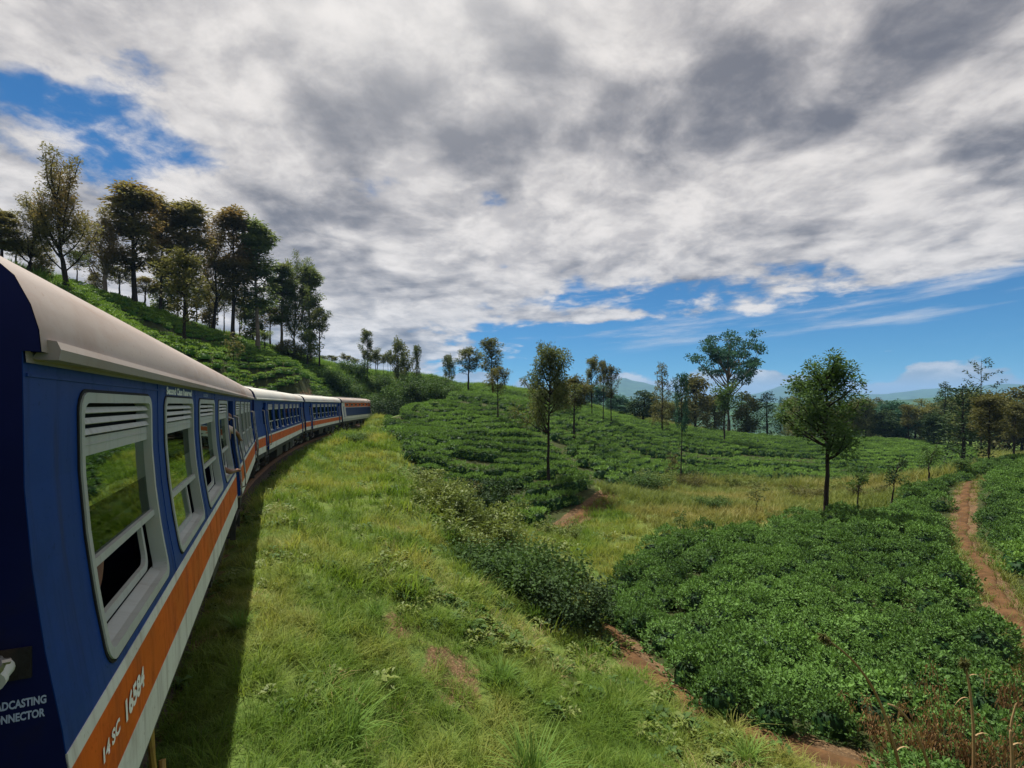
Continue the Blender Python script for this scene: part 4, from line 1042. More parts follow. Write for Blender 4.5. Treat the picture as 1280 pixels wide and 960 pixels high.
def plant_tea():
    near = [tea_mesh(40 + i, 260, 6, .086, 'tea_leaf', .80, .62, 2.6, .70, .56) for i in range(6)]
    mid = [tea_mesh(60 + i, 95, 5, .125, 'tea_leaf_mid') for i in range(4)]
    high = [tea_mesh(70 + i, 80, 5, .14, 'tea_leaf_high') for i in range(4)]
    fields = []
    X, Y = roughfill(TEA_RIGHT, 1.06, 2, .16)
    k = (line_dist(X, Y, PATH_R) > .98); X, Y = X[k], Y[k]
    g = np.random.default_rng(5); gap = fbm(X / 1.7, Y / 1.7, 33, 2); k = gap > -.25; X, Y = X[k], Y[k]
    Z = ground(X, Y); v = in_view(X, Y, Z, 140); X, Y, Z = X[v], Y[v], Z[v]
    d = np.hypot(X, Y); o = np.argsort(d); X, Y, Z, d = X[o], Y[o], Z[o], d[o]
    iv = in_view(X, Y, Z + .7, -10) & (505 - (Z + .7 - CZ) / Y * 640 < 955)
    first = np.where(iv)[0][:300]; rest = np.setdiff1d(np.arange(len(X)), first)
    for n, i in enumerate(first):
        o = link('tea_bush', near[int(g.integers(6))]); s = g.uniform(.80, 1.24)
        o.location = (X[i], Y[i], Z[i] - .03); o.rotation_euler = (g.normal() * .06, g.normal() * .06, g.uniform(0, 6.28)); o.scale = (s * g.uniform(.92, 1.15), s * g.uniform(.92, 1.15), s * g.uniform(.80, 1.25))
        tag(o, 'glossy green tea bush of the closest tea field, beside the earth footpath', 'tea bush', 'tea bushes of the closest field')
    def put(name, meshes, X, Y, seed, label, s0=.9, s1=1.2, zs=1.0):
        g = np.random.default_rng(seed); n = len(X); Z = ground(X, Y); s = g.uniform(s0, s1, n)
        scatter(name, meshes, np.c_[X, Y, Z - .04], np.c_[g.normal(size=n) * .05, g.normal(size=n) * .05, g.uniform(0, 6.28, n)],
                np.c_[s * g.uniform(.92, 1.12, n), s * g.uniform(.92, 1.12, n), s * zs * g.uniform(.92, 1.10, n)], g.integers(0, len(meshes), n), label, 'tea field')
    put('tea_field', near[:3] + mid, X[rest], Y[rest], 1, 'further part of the closest tea field, rising to its crest below the single dark tree')
    X, Y = rowfill(TEA_MOUND, (GX(575, 66), 66), 2.25, .66, 4)
    k = np.ones(len(X), bool)
    for gl in GAPS_M + [EDGE_M]: k &= line_dist(X, Y, gl) > .80
    k &= (line_dist(X, Y, DIRT_M) > 1.2) & (fbm(X / 2.2, Y / 2.2, 77, 2) > -.26); put('tea_field', mid, X[k], Y[k], 2, 'rounded tea mound in curved rows beside the far end of the train', 1.0, 1.3, 1.12)
    X, Y = rowfill(TEA_FAR, (GX(900, 140), 165), 2.4, .72, 6, sx=.55)
    k = np.ones(len(X), bool)
    for gl in GAPS_F + [EDGE_M]: k &= line_dist(X, Y, gl) > .95
    k &= ~in_poly(X, Y, TEA_MOUND) & (fbm(X / 3.0, Y / 3.0, 78, 2) > -.27); put('tea_field', mid, X[k], Y[k], 3, 'wide far tea field in long level rows behind the mound and the dry meadow', 1.1, 1.45, 1.05)
    X, Y = rowfill(TEA_HILL, (GX(200, 90), 110), 1.45, .85, 8, sx=.8)
    k = np.ones(len(X), bool)
    for gl in GAPS_H: k &= line_dist(X, Y, gl) > .6
    k &= line_dist(X, Y, DIRT_H) > 1.4; put('tea_field', high, X[k], Y[k], 4, 'bright tea slope on the hill above the train, under the tall tree stand', .95, 1.25, .9)
plant_tea()

def grow_grass():
    g = np.random.default_rng(3)
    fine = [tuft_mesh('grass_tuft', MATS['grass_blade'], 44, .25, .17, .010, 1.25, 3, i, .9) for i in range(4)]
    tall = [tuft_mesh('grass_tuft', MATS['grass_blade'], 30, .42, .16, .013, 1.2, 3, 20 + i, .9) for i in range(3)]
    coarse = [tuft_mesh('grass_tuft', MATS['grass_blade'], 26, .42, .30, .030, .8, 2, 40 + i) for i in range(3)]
    def rosette(seed, mat, n, ln, wd):
        global RNG; RNG = np.random.default_rng(seed); L = Leaves(); a = RNG.uniform(0, 6.28, n); t = RNG.uniform(.1, .9, n)
        P0 = np.c_[np.cos(a) * t * .12, np.sin(a) * t * .12, .04 + .20 * (1 - t) * RNG.uniform(.3, 1.2, n)]
        L.add(P0, np.c_[np.cos(a), np.sin(a), .7 * RNG.uniform(-.2, 1.2, n)], np.c_[RNG.normal(size=n) * .3, RNG.normal(size=n) * .3, np.ones(n)], ln * RNG.uniform(.6, 1.3, n), wd, RNG.uniform(0, 1, n), .3); return L.mesh('rosette', MATS[mat])
    extra = [rosette(1, 'weed_leaf', 26, .14, .035), rosette(2, 'shrub_leaf', 22, .17, .045), tuft_mesh('grass_tuft', MATS['straw'], 20, .30, .16, .008, 1.3, 3, 70, .9), rosette(3, 'weed_leaf', 34, .09, .025)]
    bankp = [(-4.5, 1.0), (4, 1.0), (8, 6), (11, 9.6)] + plan([(1090, 8.3), (985, 8.6), (895, 9.6), (815, 11.6), (765, 14.4), (742, 17), (775, 21), (835, 25.4), (800, 30), (760, 36), (700, 30.5), (655, 27.5), (600, 28), (555, 30.5), (525, 34.5), (500, 41), (488, 50), (480, 59), (480, 76), (440, 76)]) + [(-22, 44), (-16, 26), (-9, 10)]
    def fill(poly, dens, rmin, rmax, seed):
        r = np.random.default_rng(seed); p = np.array(poly); x0, y0 = p.min(0); x1, y1 = p.max(0); n = int((x1 - x0) * (y1 - y0) * dens)
        X = r.uniform(x0, x1, n); Y = r.uniform(y0, y1, n); D = np.hypot(X, Y); lat = track_lat(X, Y)
        k = in_poly(X, Y, poly) & (D > rmin) & (D < rmax) & (lat > .98 + .20 * fbm(X / .7, Y / .7, 6, 2)); X, Y = X[k], Y[k]
        k = in_view(X, Y, ground(X, Y), 120); return X[k], Y[k]
    XS, YS, ID, SC = [], [], [], []
    for dens, a, b, ids, sc in ((58, 0, 11, (0, 1, 2, 3, 0, 1, 2, 3, 4, 5, 6), 1.0), (22, 11, 19, (0, 1, 2, 3, 4, 5, 6, 7, 8), 1.1), (11, 19, 36, (7, 8, 9, 5, 6), 1.2), (5, 36, 80, (7, 8, 9), 1.5)):
        X, Y = fill(bankp, dens, a, b, int(a) + 5); n = len(X)
        pat = fbm(X / .9, Y / .9, 91, 3)
        bare = np.zeros(n)
        for px, d, r in ((560, 9.0, 1.0), (585, 8.4, .6), (500, 9.8, .7)): bare = np.maximum(bare, 1 - sstep(np.hypot(X - GX(px, d), (Y - d) * .8), r * .5, r * 1.1))
        bare = np.maximum(bare, 1 - sstep(line_dist(X, Y, DIRT_B), .18, .5)); bare = np.maximum(bare, 1 - sstep(line_dist(X, Y, DIRT_M), .6, 1.3)); 
        k = g.uniform(size=n) > bare * .93 * np.where(line_dist(X, Y, DIRT_B) < .6, 1, .62)
        X, Y, pat = X[k], Y[k], pat[k]; n = len(X)
        XS.append(X); YS.append(Y); idv = np.array(ids)[g.integers(0, len(ids), n)]; pk = fbm(X / 1.6, Y / 1.6, 55, 3) + .25 * g.normal(size=n) * .5; idv = np.where((pk > .17) & (np.hypot(X, Y) < 30), 10 + g.integers(0, 4, n), idv); ID.append(idv); SC.append(.82 * sc * (1 + 1.3 * pat) * g.uniform(.7, 1.3, n) * (.75 + .25 * sstep(track_lat(X, Y), 1.4, 3.0)))
    X, Y, I, S = map(np.concatenate, (XS, YS, ID, SC)); n = len(X)
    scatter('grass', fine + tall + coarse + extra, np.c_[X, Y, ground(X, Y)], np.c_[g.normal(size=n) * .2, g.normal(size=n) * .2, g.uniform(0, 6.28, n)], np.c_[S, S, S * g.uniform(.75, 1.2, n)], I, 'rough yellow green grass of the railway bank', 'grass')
    # the dry meadow and the ground between the fields
    mead = [tuft_mesh('grass_tuft', MATS['meadow_blade'], 26, .55, .34, .035, .7, 2, 60 + i) for i in range(3)]
    mp = plan([(765, 41), (742, 40), (752, 36), (800, 30), (835, 26.0), (930, 27.2), (1032, 28.4), (1100, 32), (1180, 40), (1225, 47), (1262, 60), (1400, 60), (1400, 125), (780, 125), (880, 107), (1000, 109), (1100, 109), (1216, 101), (1226, 75), (1180, 63), (1090, 59), (1000, 60), (900, 57), (850, 57), (800, 49)])
    X1, Y1 = fill(mp, 6, 20, 62, 41); X2, Y2 = fill(mp, 1.6, 62, 130, 42); pr = chaikin(np.array(PATH_R, float), 3); q = pr[g.integers(0, len(pr), 420)] + g.normal(size=(420, 2)) * .18 + np.where(g.uniform(size=(420, 1)) < .5, 1, -1) * np.array((.50, -.12)); X, Y = np.r_[X1, X2, q[:, 0]], np.r_[Y1, Y2, q[:, 1]]; n = len(X); S = np.where(np.hypot(X, Y) > 60, 1.7, np.where(line_dist(X, Y, PATH_R) < 1.2, .5, 1.0)) * g.uniform(.7, 1.35, n) * (1 + .8 * fbm(X / 2.5, Y / 2.5, 12, 2))
    scatter('meadow_grass', mead, np.c_[X, Y, ground(X, Y)], np.c_[g.normal(size=n) * .2, g.normal(size=n) * .2, g.uniform(0, 6.28, n)], np.c_[S, S, S], g.integers(0, 3, n), 'dry yellow grass of the hollow behind the closest tea field', 'grass')
    # slope above the far coaches and the ridge
    up = [tuft_mesh('grass_tuft', MATS['rank_grass'], 24, .7, .5, .05, .7, 2, 80 + i) for i in range(3)]
    hp = [(-90, 28), (-18, 28), (-23, 62), (-22, 78)] + plan([(470, 80), (545, 78), (548, 92), (562, 112), (640, 119), (720, 113), (800, 106), (790, 135), (640, 150), (420, 135), (250, 96), (100, 70), (0, 60)])
    r = np.random.default_rng(44); p = np.array(hp); x0, y0 = p.min(0); x1, y1 = p.max(0); n = int((x1 - x0) * (y1 - y0) * 2.2); X = r.uniform(x0, x1, n); Y = r.uniform(y0, y1, n)
    k = in_poly(X, Y, hp) & (np.abs(track_lat(X, Y)) > 2.2) & in_view(X, Y, ground(X, Y), 80) & ~in_poly(X, Y, TEA_HILL); X, Y = X[k], Y[k]; n = len(X); S = g.uniform(.7, 1.6, n)
    scatter('hill_grass', up, np.c_[X, Y, ground(X, Y)], np.c_[np.zeros(n), np.zeros(n), g.uniform(0, 6.28, n)], np.c_[S, S, S], g.integers(0, 3, n), 'rank green growth on the ridge behind the train', 'grass')
grow_grass()
# ------------------------------------------------------------------ trees
def make_tree(kind, seed):
    """returns trunk mesh, crown mesh, height; every kind has its own habit"""
    global RNG; RNG = np.random.default_rng(seed); g = RNG; T = MB(); L = Leaves()
    def limb(p0, d0, ln, r0, bend=(0, 0, .3), n=5, wob=.08):
        pts = [np.array(p0, float)]; d = unit(np.array(d0, float))
        for i in range(n):
            d = unit(d + np.array(bend) / n + g.normal(size=3) * wob); pts.append(pts[-1] + d * ln / n)
        T.tube(pts, list(np.linspace(r0, r0 * .25, n + 1)), 5, False); return pts
    def clump(c, rad, n, ln, wd, up=0.0, shell=.5, droop=.12, out=1.0):
        rad = np.array(rad, float); u = rdir(n); k = g.uniform(0, 1, n) ** shell
        lump = 1 + .5 * fbm(u[:, 0] * 2 + c[0], u[:, 1] * 2 + u[:, 2] * 1.7 + c[2], seed, 2) * 2
        p = np.array(c) + u * rad * (k * lump)[:, None]
        A = u * out + np.array((0, 0, up)) + g.normal(size=(n, 3)) * .55; N = g.normal(size=(n, 3)) + np.array((0, 0, .8))
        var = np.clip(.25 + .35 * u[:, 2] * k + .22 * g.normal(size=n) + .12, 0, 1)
        L.add(p, A, N, ln * g.uniform(.6, 1.3, n), wd * g.uniform(.7, 1.2, n), var, droop)
    def stem(H, r, wob=.02, lean=(0, 0), n=9, top=.12):
        pts = []; x = y = 0
        for i in range(n + 1):
            f = i / n; pts.append(np.array((x + lean[0] * f * f * H, y + lean[1] * f * f * H, f * H))); x += g.normal() * wob * H / n * 2; y += g.normal() * wob * H / n * 2
        T.tube(pts, [r * (1.35 if i == 0 else 1 - (1 - top) * i / n) for i in range(n + 1)], 8, False)
        return lambda f: pts[min(int(f * n), n - 1)] * (1 - (f * n - min(int(f * n), n - 1))) + pts[min(int(f * n), n - 1) + 1] * (f * n - min(int(f * n), n - 1))
    if kind == 'gum':                       # tall, narrow, billowing masses from low down
        H = 20.0; at = stem(H * .96, .15, .008)
        for k in range(int(g.integers(38, 46))):
            f = g.uniform(.28, .97); az = k * 2.4 + g.normal() * .4; prof = 1.9 * math.sin(min(1, (f - .05) / .45) * math.pi / 2) * (1 - max(0, f - .55) / .55) ** .75 + .3
            pts = limb(at(f), (math.cos(az), math.sin(az), 1.0), prof * g.uniform(.65, 1.1), .07, (0, 0, .9), 4)
            r = g.uniform(.55, 1.05) * (1.1 - .40 * f)
            if g.uniform() < .86 or f > .5: clump(pts[-1], (r, r, r * 1.25), int(230 * r), .30, .068, -.35, .55, .25)
            if g.uniform() < .45: clump(pts[-2], (r * .8, r * .8, r * .9), int(130 * r), .30, .066, -.3, .6, .25)
        for f in np.linspace(.55, 1.0, 7): r = .85 * (1.25 - f) + .25; clump(at(f - .01) + g.normal(size=3) * .25, (r, r, r * 1.7), int(190 * r), .30, .066, -.1, .6, .25)
    elif kind == 'wattle':                  # airy, feathery, rising shoots
        H = 15.0; at = stem(H * .6, .2, .03, (.08, 0))
        for k in range(25):
            f = g.uniform(.20, 1.0); az = k * 2.4; ln = g.uniform(3.0, 5.6) * (1.15 - .2 * f)
            pts = limb(at(f), (math.cos(az), math.sin(az), .9 + f), ln, .06, (0, 0, 1.6), 7, .10)
            for q in range(2, 8):
                r = .60 * (1.2 - .08 * q); clump(pts[q] + g.normal(size=3) * .15, (r, r, r * 1.5), 66, .24, .042, .5, .7, .1)
    elif kind == 'oak':                     # slim pole with a light crown of rising sprays
        H = 9.0; at = stem(H * .93, .095, .015); c0 = g.uniform(.42, .55)
        for k in range(26):
            f = c0 + (.97 - c0) * (k + .5) / 26 + g.normal() * .02; f = min(f, .99); az = k * 2.4 + g.normal() * .5; e = (f - c0) / (1 - c0)
            ln = (1.75 * math.sin(math.pi * min(1, e * .75 + .22)) + .25) * g.uniform(.55, 1.1)
            pts = limb(at(f), (math.cos(az), math.sin(az), .75), ln, .028, (0, 0, 1.1), 4, .10)
            for q in (2, 3, 4):
                if g.uniform() < .85:
                    r = g.uniform(.18, .38); clump(pts[q], (r, r, r * 1.35), int(170 * r), .20, .046, .5, .6)
        clump(at(.97), (.25, .25, .6), 40, .26, .055, 1.0)
    elif kind == 'pollard':                 # slim pole, tight mop on top
        H = 7.0; at = stem(H * .8, .085, .02)
        for k in range(16):
            az = k * 2.4; f = g.uniform(.62, 1.0); pts = limb(at(f), (math.cos(az), math.sin(az), 1.2), g.uniform(.9, 1.6), .03, (0, 0, .4), 4)
            for q in (2, 4): r = g.uniform(.3, .5); clump(pts[q], (r, r, r * 1.2), int(120 * r), .24, .055, .7, .6)
    elif kind == 'big':                     # the single dark tree in front
        H = 8.2; at = stem(H * .80, .085, .012); 
        for k in range(36):
            f = g.uniform(.42, 1.0); az = k * 2.4 + g.normal() * .3; e = (f - .44) / .56
            ln = (2.0 - .9 * e) * g.uniform(.45, 1.15)
            pts = limb(at(f), (math.cos(az), math.sin(az), .30 + .5 * e), ln, .04, (0, 0, 1.1), 5, .14)
            for q in (3, 5):
                r = g.uniform(.18, .40); clump(pts[q], (r, r, r * 1.4), int(560 * r), .115, .029, .25, .6)
    elif kind == 'umbrella':                # wide, layered, flat clouds of leaves on rising boughs
        H = 21.0; at = stem(H * .55, .32, .02)
        for k in range(34):
            f = g.uniform(.50, 1.0); az = k * 2.4; ln = g.uniform(3.5, 9.5)
            pts = limb(at(f), (math.cos(az) * .85, math.sin(az) * .85, 1.0 - .25 * (ln > 7)), ln, .12, (0, 0, .35), 6, .07)
            for q in ((4, 6) if ln > 5.5 else (6,)):
                r = g.uniform(.95, 1.65); clump(pts[q] + np.array((0, 0, .2)), (r, r, r * .42), int(115 * r), .42, .11, .3, .55, .05)
    elif kind == 'bushy':
        H = 9.0; at = stem(H * .85, .17, .03)
        for k in range(44):
            f = g.uniform(.03, 1.0); az = k * 2.4; ln = 2.5 * math.sin(math.pi * min(1, .22 + .7 * f)) * g.uniform(.5, 1.1)
            pts = limb(at(f), (math.cos(az), math.sin(az), .5), ln, .05, (0, 0, .7), 4)
            r = g.uniform(.55, 1.05); clump(pts[-1], (r, r, r * .95), int(105 * r), .36, .105, .1, .5)
    elif kind == 'cypress':
        H = 10.0; at = stem(H * .97, .14, .015)
        for k in range(44):
            f = .05 + .93 * k / 44; az = k * 2.4; ln = 1.7 * (1 - f) ** .6 * g.uniform(.5, 1.1) + .2
            pts = limb(at(f), (math.cos(az), math.sin(az), .35), ln, .03, (0, 0, .6), 3); r = g.uniform(.28, .55) * (1.15 - .5 * f)
            clump(pts[-1], (r, r, r * 1.2), int(120 * r), .28, .06, .5, .6)
    elif kind == 'sparse':
        H = 11.0; at = stem(H * .95, .08, .01)
        for k in range(16):
            f = .52 + .46 * k / 16; az = k * 2.4; ln = 2.3 * (1.08 - f) / .56 + .3
            pts = limb(at(f), (math.cos(az), math.sin(az), .55), ln, .014, (0, 0, .3), 4)
            for q in (2, 3, 4): clump(pts[q], (.18, .18, .09), 9, .24, .05, .0, .8)
    elif kind == 'sapling':
        H = 2.6; at = stem(H * .9, .025, .03)
        for k in range(14):
            f = g.uniform(.35, 1.0); az = k * 2.4; pts = limb(at(f), (math.cos(az), math.sin(az), .7), g.uniform(.25, .5), .008, (0, 0, .4), 3)
            clump(pts[-1], (.14, .14, .17), 24, .13, .035, .3, .6)
    elif kind == 'stubby':                  # lopped young tree : knotted leaning stem, dark mop, one bare arm
        H = 2.8; at = stem(H * .8, .07, .05, (.10, 0))
        for k in range(12):
            f = g.uniform(.55, 1.0); az = k * 2.4; pts = limb(at(f), (math.cos(az), math.sin(az), .6), g.uniform(.25, .6), .02, (0, 0, .5), 3)
            clump(pts[-1], (.22, .22, .22), 44, .13, .034, .2, .6)
        limb(at(.9), (.5, 0, .9), 1.0, .035, (0, 0, .3), 4)
    elif kind == 'shrub':
        H = 1.6
        for k in range(13):
            az = k * 2.4; ln = g.uniform(.7, 1.5); pts = limb((math.cos(az) * .1, math.sin(az) * .1, -.05), (math.cos(az) * .75, math.sin(az) * .75, 1.0), ln, .022, (0, 0, .3), 4)
            for q in (2, 3, 4): r = g.uniform(.24, .42); clump(pts[q], (r, r, r * .9), int(300 * r), .095, .028, .2, .5)
        for k in range(8): a = g.uniform(0, 6.28); clump((math.cos(a) * .6, math.sin(a) * .6, .28), (.35, .35, .28), 60, .115, .034, .2, .6)
    elif kind == 'weed':                    # loose tall herbs with pale heads
        H = 1.5
        for k in range(34):
            a = g.uniform(0, 6.28); r0 = math.sqrt(g.uniform(0, 1)) * .7; ln = g.uniform(.7, 1.5)
            pts = limb((math.cos(a) * r0, math.sin(a) * r0, -.05), (math.cos(a) * .25, math.sin(a) * .25, 1), ln, .008, (0, 0, 0), 4, .08)
            for q in (1, 2, 3, 4): clump(pts[q], (.15, .15, .12), 15 if q < 4 else 24, .13, .026, .3, .7)
    elif kind == 'dead':                    # dried shrub
        H = 1.7
        for k in range(13):
            az = g.uniform(0, 6.28); ln = g.uniform(.8, 1.8); pts = limb((0, 0, -.05), (math.cos(az) * .55, math.sin(az) * .55, 1.0), ln, .010, (0, 0, -.5), 5, .16)
            for q in (3, 4, 5): clump(pts[q], (.17, .17, .11), 24, .10, .013, -.3, .7, .4)
    tm = T.mesh('trunk'); 
    for p in tm.polygons: p.use_smooth = True
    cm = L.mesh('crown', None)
    z = np.concatenate(L.V).reshape(-1, 3); H = float(np.percentile(z[:, 2], 99.7)); hw = float(np.percentile(np.abs(z[:, :2]).max(1), 96))
    return tm, cm, H, hw
TEMPL = {}
def template(kind, n):
    if (kind, n) not in TEMPL: TEMPL[(kind, n)] = make_tree(kind, 1000 + n * 37 + sum(map(ord, kind)))
    return TEMPL[(kind, n)]
MESHV = {}
def variant(me, mat):
    key = (me.name, mat.name)
    if key not in MESHV:
        m = me.copy(); m.materials.clear(); m.materials.append(mat); MESHV[key] = m
    return MESHV[key]
tree_rng = random.Random(4)
def tree(name, cat, label, px, top, d, kind, n, mat, hw=None, group=None, bark=None, turn=None, trunk='trunk', crown='crown', sink=.05, hscale=None):
    """tree whose foot stands on the ground at forward distance d under photo column px, its tip at row top"""
    X = GX(px, d); Z = float(ground(X, d)); tm, cm, H0, hw0 = template(kind, n)
    H = (CZ + (505 - top) / 640 * d - Z) if hscale is None else hscale
    root = empty(name, (X, d, Z - sink), tree_rng.uniform(0, 6.28) if turn is None else turn)
    sz = H / H0; sx = (hw / 640 * d / hw0) if hw else sz
    root.scale = (sx, sx, sz)
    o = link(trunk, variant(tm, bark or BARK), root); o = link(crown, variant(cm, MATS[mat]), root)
    return tag(root, label, cat, group)
def ridge_trees():
    G = 'tall trees of the stand on the ridge'
    N = ('tall_tree', 'tree')
    for lab, px, top, d, kind, n, mat, hw in (
        ('dark tree cut by the left photo edge, behind the near coach roof', 2, 262, 46, 'gum', 0, 'gum_leaf', 26),
        ('feathery tree standing lowest at the far left, over the near coach roof', 38, 236, 48, 'wattle', 0, 'gum_leaf', 40),
        ('tallest airy brownish tree leaning right, over the near coach roof', 84, 190, 48, 'wattle', 1, 'gum_leaf', 44),
        ('broad brown gum at the left end of the dense stand', 132, 262, 60, 'wattle', 2, 'gum_leaf', 40),
        ('round headed dark gum, the left peak of the dense stand', 168, 228, 62, 'gum', 3, 'gum_leaf', 38),
        ('narrow gum filling the notch right of the left peak of the stand', 200, 246, 68, 'gum', 0, 'gum_leaf', 24),
        ('dark brown gum with pointed top in the middle of the stand', 232, 250, 70, 'gum', 3, 'gum_leaf', 34),
        ('broad gum left of the twin tops of the stand', 266, 270, 76, 'wattle', 1, 'gum_leaf', 28),
        ('highest gum of the twin tops with dense brown middle', 291, 257, 76, 'gum', 1, 'gum_leaf', 33),
        ('dark green gum closing the dense stand on its right', 322, 275, 78, 'gum', 3, 'gum_leaf_green', 30),
        ('light green gum with bare pale stem right of the gap in the stand', 352, 330, 88, 'gum', 2, 'gum_leaf_green', 24),
        ('tallest light green gum of the right hand group on the ridge', 368, 310, 90, 'wattle', 0, 'gum_leaf_green', 28),
        ('narrow green gum at the right end of the right hand group', 388, 332, 92, 'gum', 3, 'gum_leaf_green', 20),
    ):
        tree(*N, lab, px, top, d, kind, n, mat, hw * .72, G, BARKP if mat != 'gum_leaf' or n == 2 else BARK)
    for lab, px, top, d, kind, n, mat, hw in (
        ('slender brown tree standing alone on the tea slope before the gum stand', 229, 312, 50, 'oak', 0, 'brown_leaf', 26),
        ('small thin young tree on the tea slope right of the slender brown tree', 290, 415, 50, 'sapling', 0, 'oak_leaf', 12),
        ('short leafy tree on the slope in front of the light green gum', 331, 412, 80, 'pollard', 0, 'gum_leaf_green', 10),
        ('low olive tree at the foot of the right hand gum group', 362, 425, 84, 'bushy', 0, 'oak_leaf', 16),
        ('green tree under the narrow gum at the edge of the ridge', 384, 412, 86, 'bushy', 1, 'gum_leaf_green', 14),
        ('slender tree with tufted top last in line right of the gum group', 399, 384, 88, 'oak', 1, 'oak_leaf', 13),
    ): tree('slender_tree', 'tree', lab, px, top, d, kind, n, mat, hw, 'smaller trees on the tea slope')
    # thin stems and undergrowth that fill the stand
    for i, (px, top, d) in enumerate(((118, 340, 62), (150, 345, 64), (182, 350, 68), (205, 355, 72), (222, 360, 74), (246, 362, 76), (262, 368, 80), (280, 372, 82), (300, 376, 84), (316, 380, 86), (338, 392, 90), (20, 300, 50), (52, 320, 50), (96, 320, 54))):
        tree('understorey_tree', 'tree', 'low understorey tree among the stems of the gum stand', px, top - (i * 11) % 17, d, 'oak' if i % 3 else 'bushy', i % 3, 'gum_leaf_green' if i % 2 else 'gum_leaf', 9 + (i * 7) % 8, 'understorey of the gum stand')
ridge_trees()
def field_trees():
    G = 'slim shade trees over the tea fields'
    N = ('shade_tree', 'tree')
    for lab, px, top, d, kind, n, mat, hw in (
        ('tall open slim tree on the skyline above the far power car', 458, 411, 100, 'oak', 0, 'oak_leaf', 9),
        ('short mop topped tree just right of the tall skyline tree', 470, 434, 108, 'pollard', 0, 'oak_leaf', 7),
        ('small thin tree halfway between two skyline mop trees', 485, 437, 112, 'pollard', 1, 'oak_leaf', 5),
        ('slim tree with a spreading spray on top, left of the twin mops', 498, 421, 98, 'oak', 2, 'oak_leaf', 10),
        ('dense mop topped tree beside the tree with a spreading spray', 505, 433, 106, 'pollard', 1, 'oak_leaf', 9),
        ('slim pole tree at the right end of the skyline row', 519, 431, 98, 'oak', 3, 'oak_leaf', 7),
        ('faint thin tree on the ridge before the pale hill', 561, 443, 120, 'oak', 1, 'oak_leaf', 9),
        ('dark slim tree with flat top behind the tea mound', 586, 433, 92, 'oak', 2, 'oak_leaf', 15),
        ('tall two tiered slim tree standing behind the yellowish tree', 617, 423, 98, 'oak', 3, 'oak_leaf', 17),
        ('yellowish slim tree rooted in the gap at the back of the tea mound', 622, 458, 57, 'oak', 1, 'brown_leaf', 13),
        ('brownish tree close right of the tall forked tree, stem in tea rows', 718, 468, 60, 'oak', 2, 'brown_leaf', 17),
        ('dim tree half hidden behind the tall forked tree', 704, 476, 85, 'bushy', 1, 'oak_leaf', 15),
        ('first of three slim trees standing close left of the blue mountain', 741, 445, 88, 'oak', 0, 'oak_leaf', 10),
        ('middle one of three slim trees close left of the blue mountain', 754, 450, 84, 'oak', 1, 'brown_leaf', 8),
        ('brown headed slim tree nearest the blue mountain on its left', 764, 457, 84, 'oak', 3, 'brown_leaf', 9),
        ('upright slim tree with brown stem right of the blue mountain', 828, 453, 88, 'cypress', 1, 'brown_leaf', 13),
        ('thin pale sparse tree rising from the tea at the meadow edge', 851, 466, 56, 'oak', 3, 'cool_leaf', 10),
        ('round dark tree standing in the tea before the umbrella tree', 905, 477, 84, 'pollard', 0, 'shrub_leaf', 16),
        ('dark conifer like tree with a bare stem standing on the far tea crest', 1204, 481, 60, 'cypress', 0, 'dark_leaf', 27),
        ('brown bushy topped pole tree beside the right end of the footpath', 1236, 492, 47, 'oak', 0, 'brown_leaf', 20),
        ('brown slim tree near the right photo edge behind the bright tea', 1268, 500, 64, 'oak', 2, 'brown_leaf', 15),
        ('tall feathery nearly leafless tree against the blue sky at right', 1226, 448, 88, 'sparse', 0, 'dark_leaf', 22),
        ('slim brown tree on the far tea edge left of the dark conifer', 1137, 505, 100, 'oak', 3, 'brown_leaf', 9),
    ): tree(*N, lab, px, top, d, kind, n, mat, hw, G)
    tree('shade_tree', 'tree', 'tall forked tree rising out of the lower tier of the tea mound', 686, 428, 38, 'big', 5, 'oak_leaf', 34, G)
    tree('dark_tree', 'tree', 'large single dark tree with straight black stem at the closest tea crest', 1033, 443, 27.6, 'big', 3, 'shrub_leaf', 48, None, BARK)
    tree('umbrella_tree', 'tree', 'tallest far tree with layered spreading crown against the blue sky', 911, 411, 115, 'umbrella', 0, 'cool_leaf', 43, None, BARKP)
    # larger trees of the far tree line
    G = 'trees of the far tree line'
    for lab, px, top, d, kind, n, mat, hw in (
        ('black green rounded tree clump right below the blue mountain', 803, 488, 112, 'bushy', 0, 'dark_leaf', 19),
        ('brown bushy tree left under the umbrella tree', 869, 468, 108, 'bushy', 1, 'brown_leaf', 19),
        ('green bushy tree directly under the left side of the umbrella tree', 893, 492, 112, 'bushy', 2, 'oak_leaf', 16),
        ('olive bushy tree under the right side of the umbrella tree', 932, 490, 112, 'bushy', 0, 'oak_leaf', 16),
        ('dark columnar tree standing right of the umbrella tree', 958, 490, 110, 'cypress', 1, 'dark_leaf', 16),
        ('thin blue green far tree left of the large dark tree', 976, 496, 190, 'cypress', 2, 'cool_leaf', 5),
        ('thin blue green far tree, right one of two slender ones', 985, 498, 190, 'cypress', 0, 'cool_leaf', 5),
        ('olive tree showing left behind the large single dark tree', 1000, 478, 100, 'cypress', 1, 'oak_leaf', 17),
        ('pointed dark tree behind the far tea crest, left of the conifer', 1180, 478, 108, 'cypress', 2, 'dark_leaf', 15),
        ('broad dark tree behind the conifer like tree', 1213, 486, 100, 'bushy', 1, 'oak_leaf', 22),
        ('golden brown bushy tree at right below the leafless tree', 1243, 490, 92, 'bushy', 2, 'brown_leaf', 20),
        ('large brown tree cut by the right photo edge', 1276, 484, 88, 'bushy', 0, 'brown_leaf', 24),
        ('black green low tree left of the conifer like tree', 1168, 516, 96, 'bushy', 2, 'dark_leaf', 12),
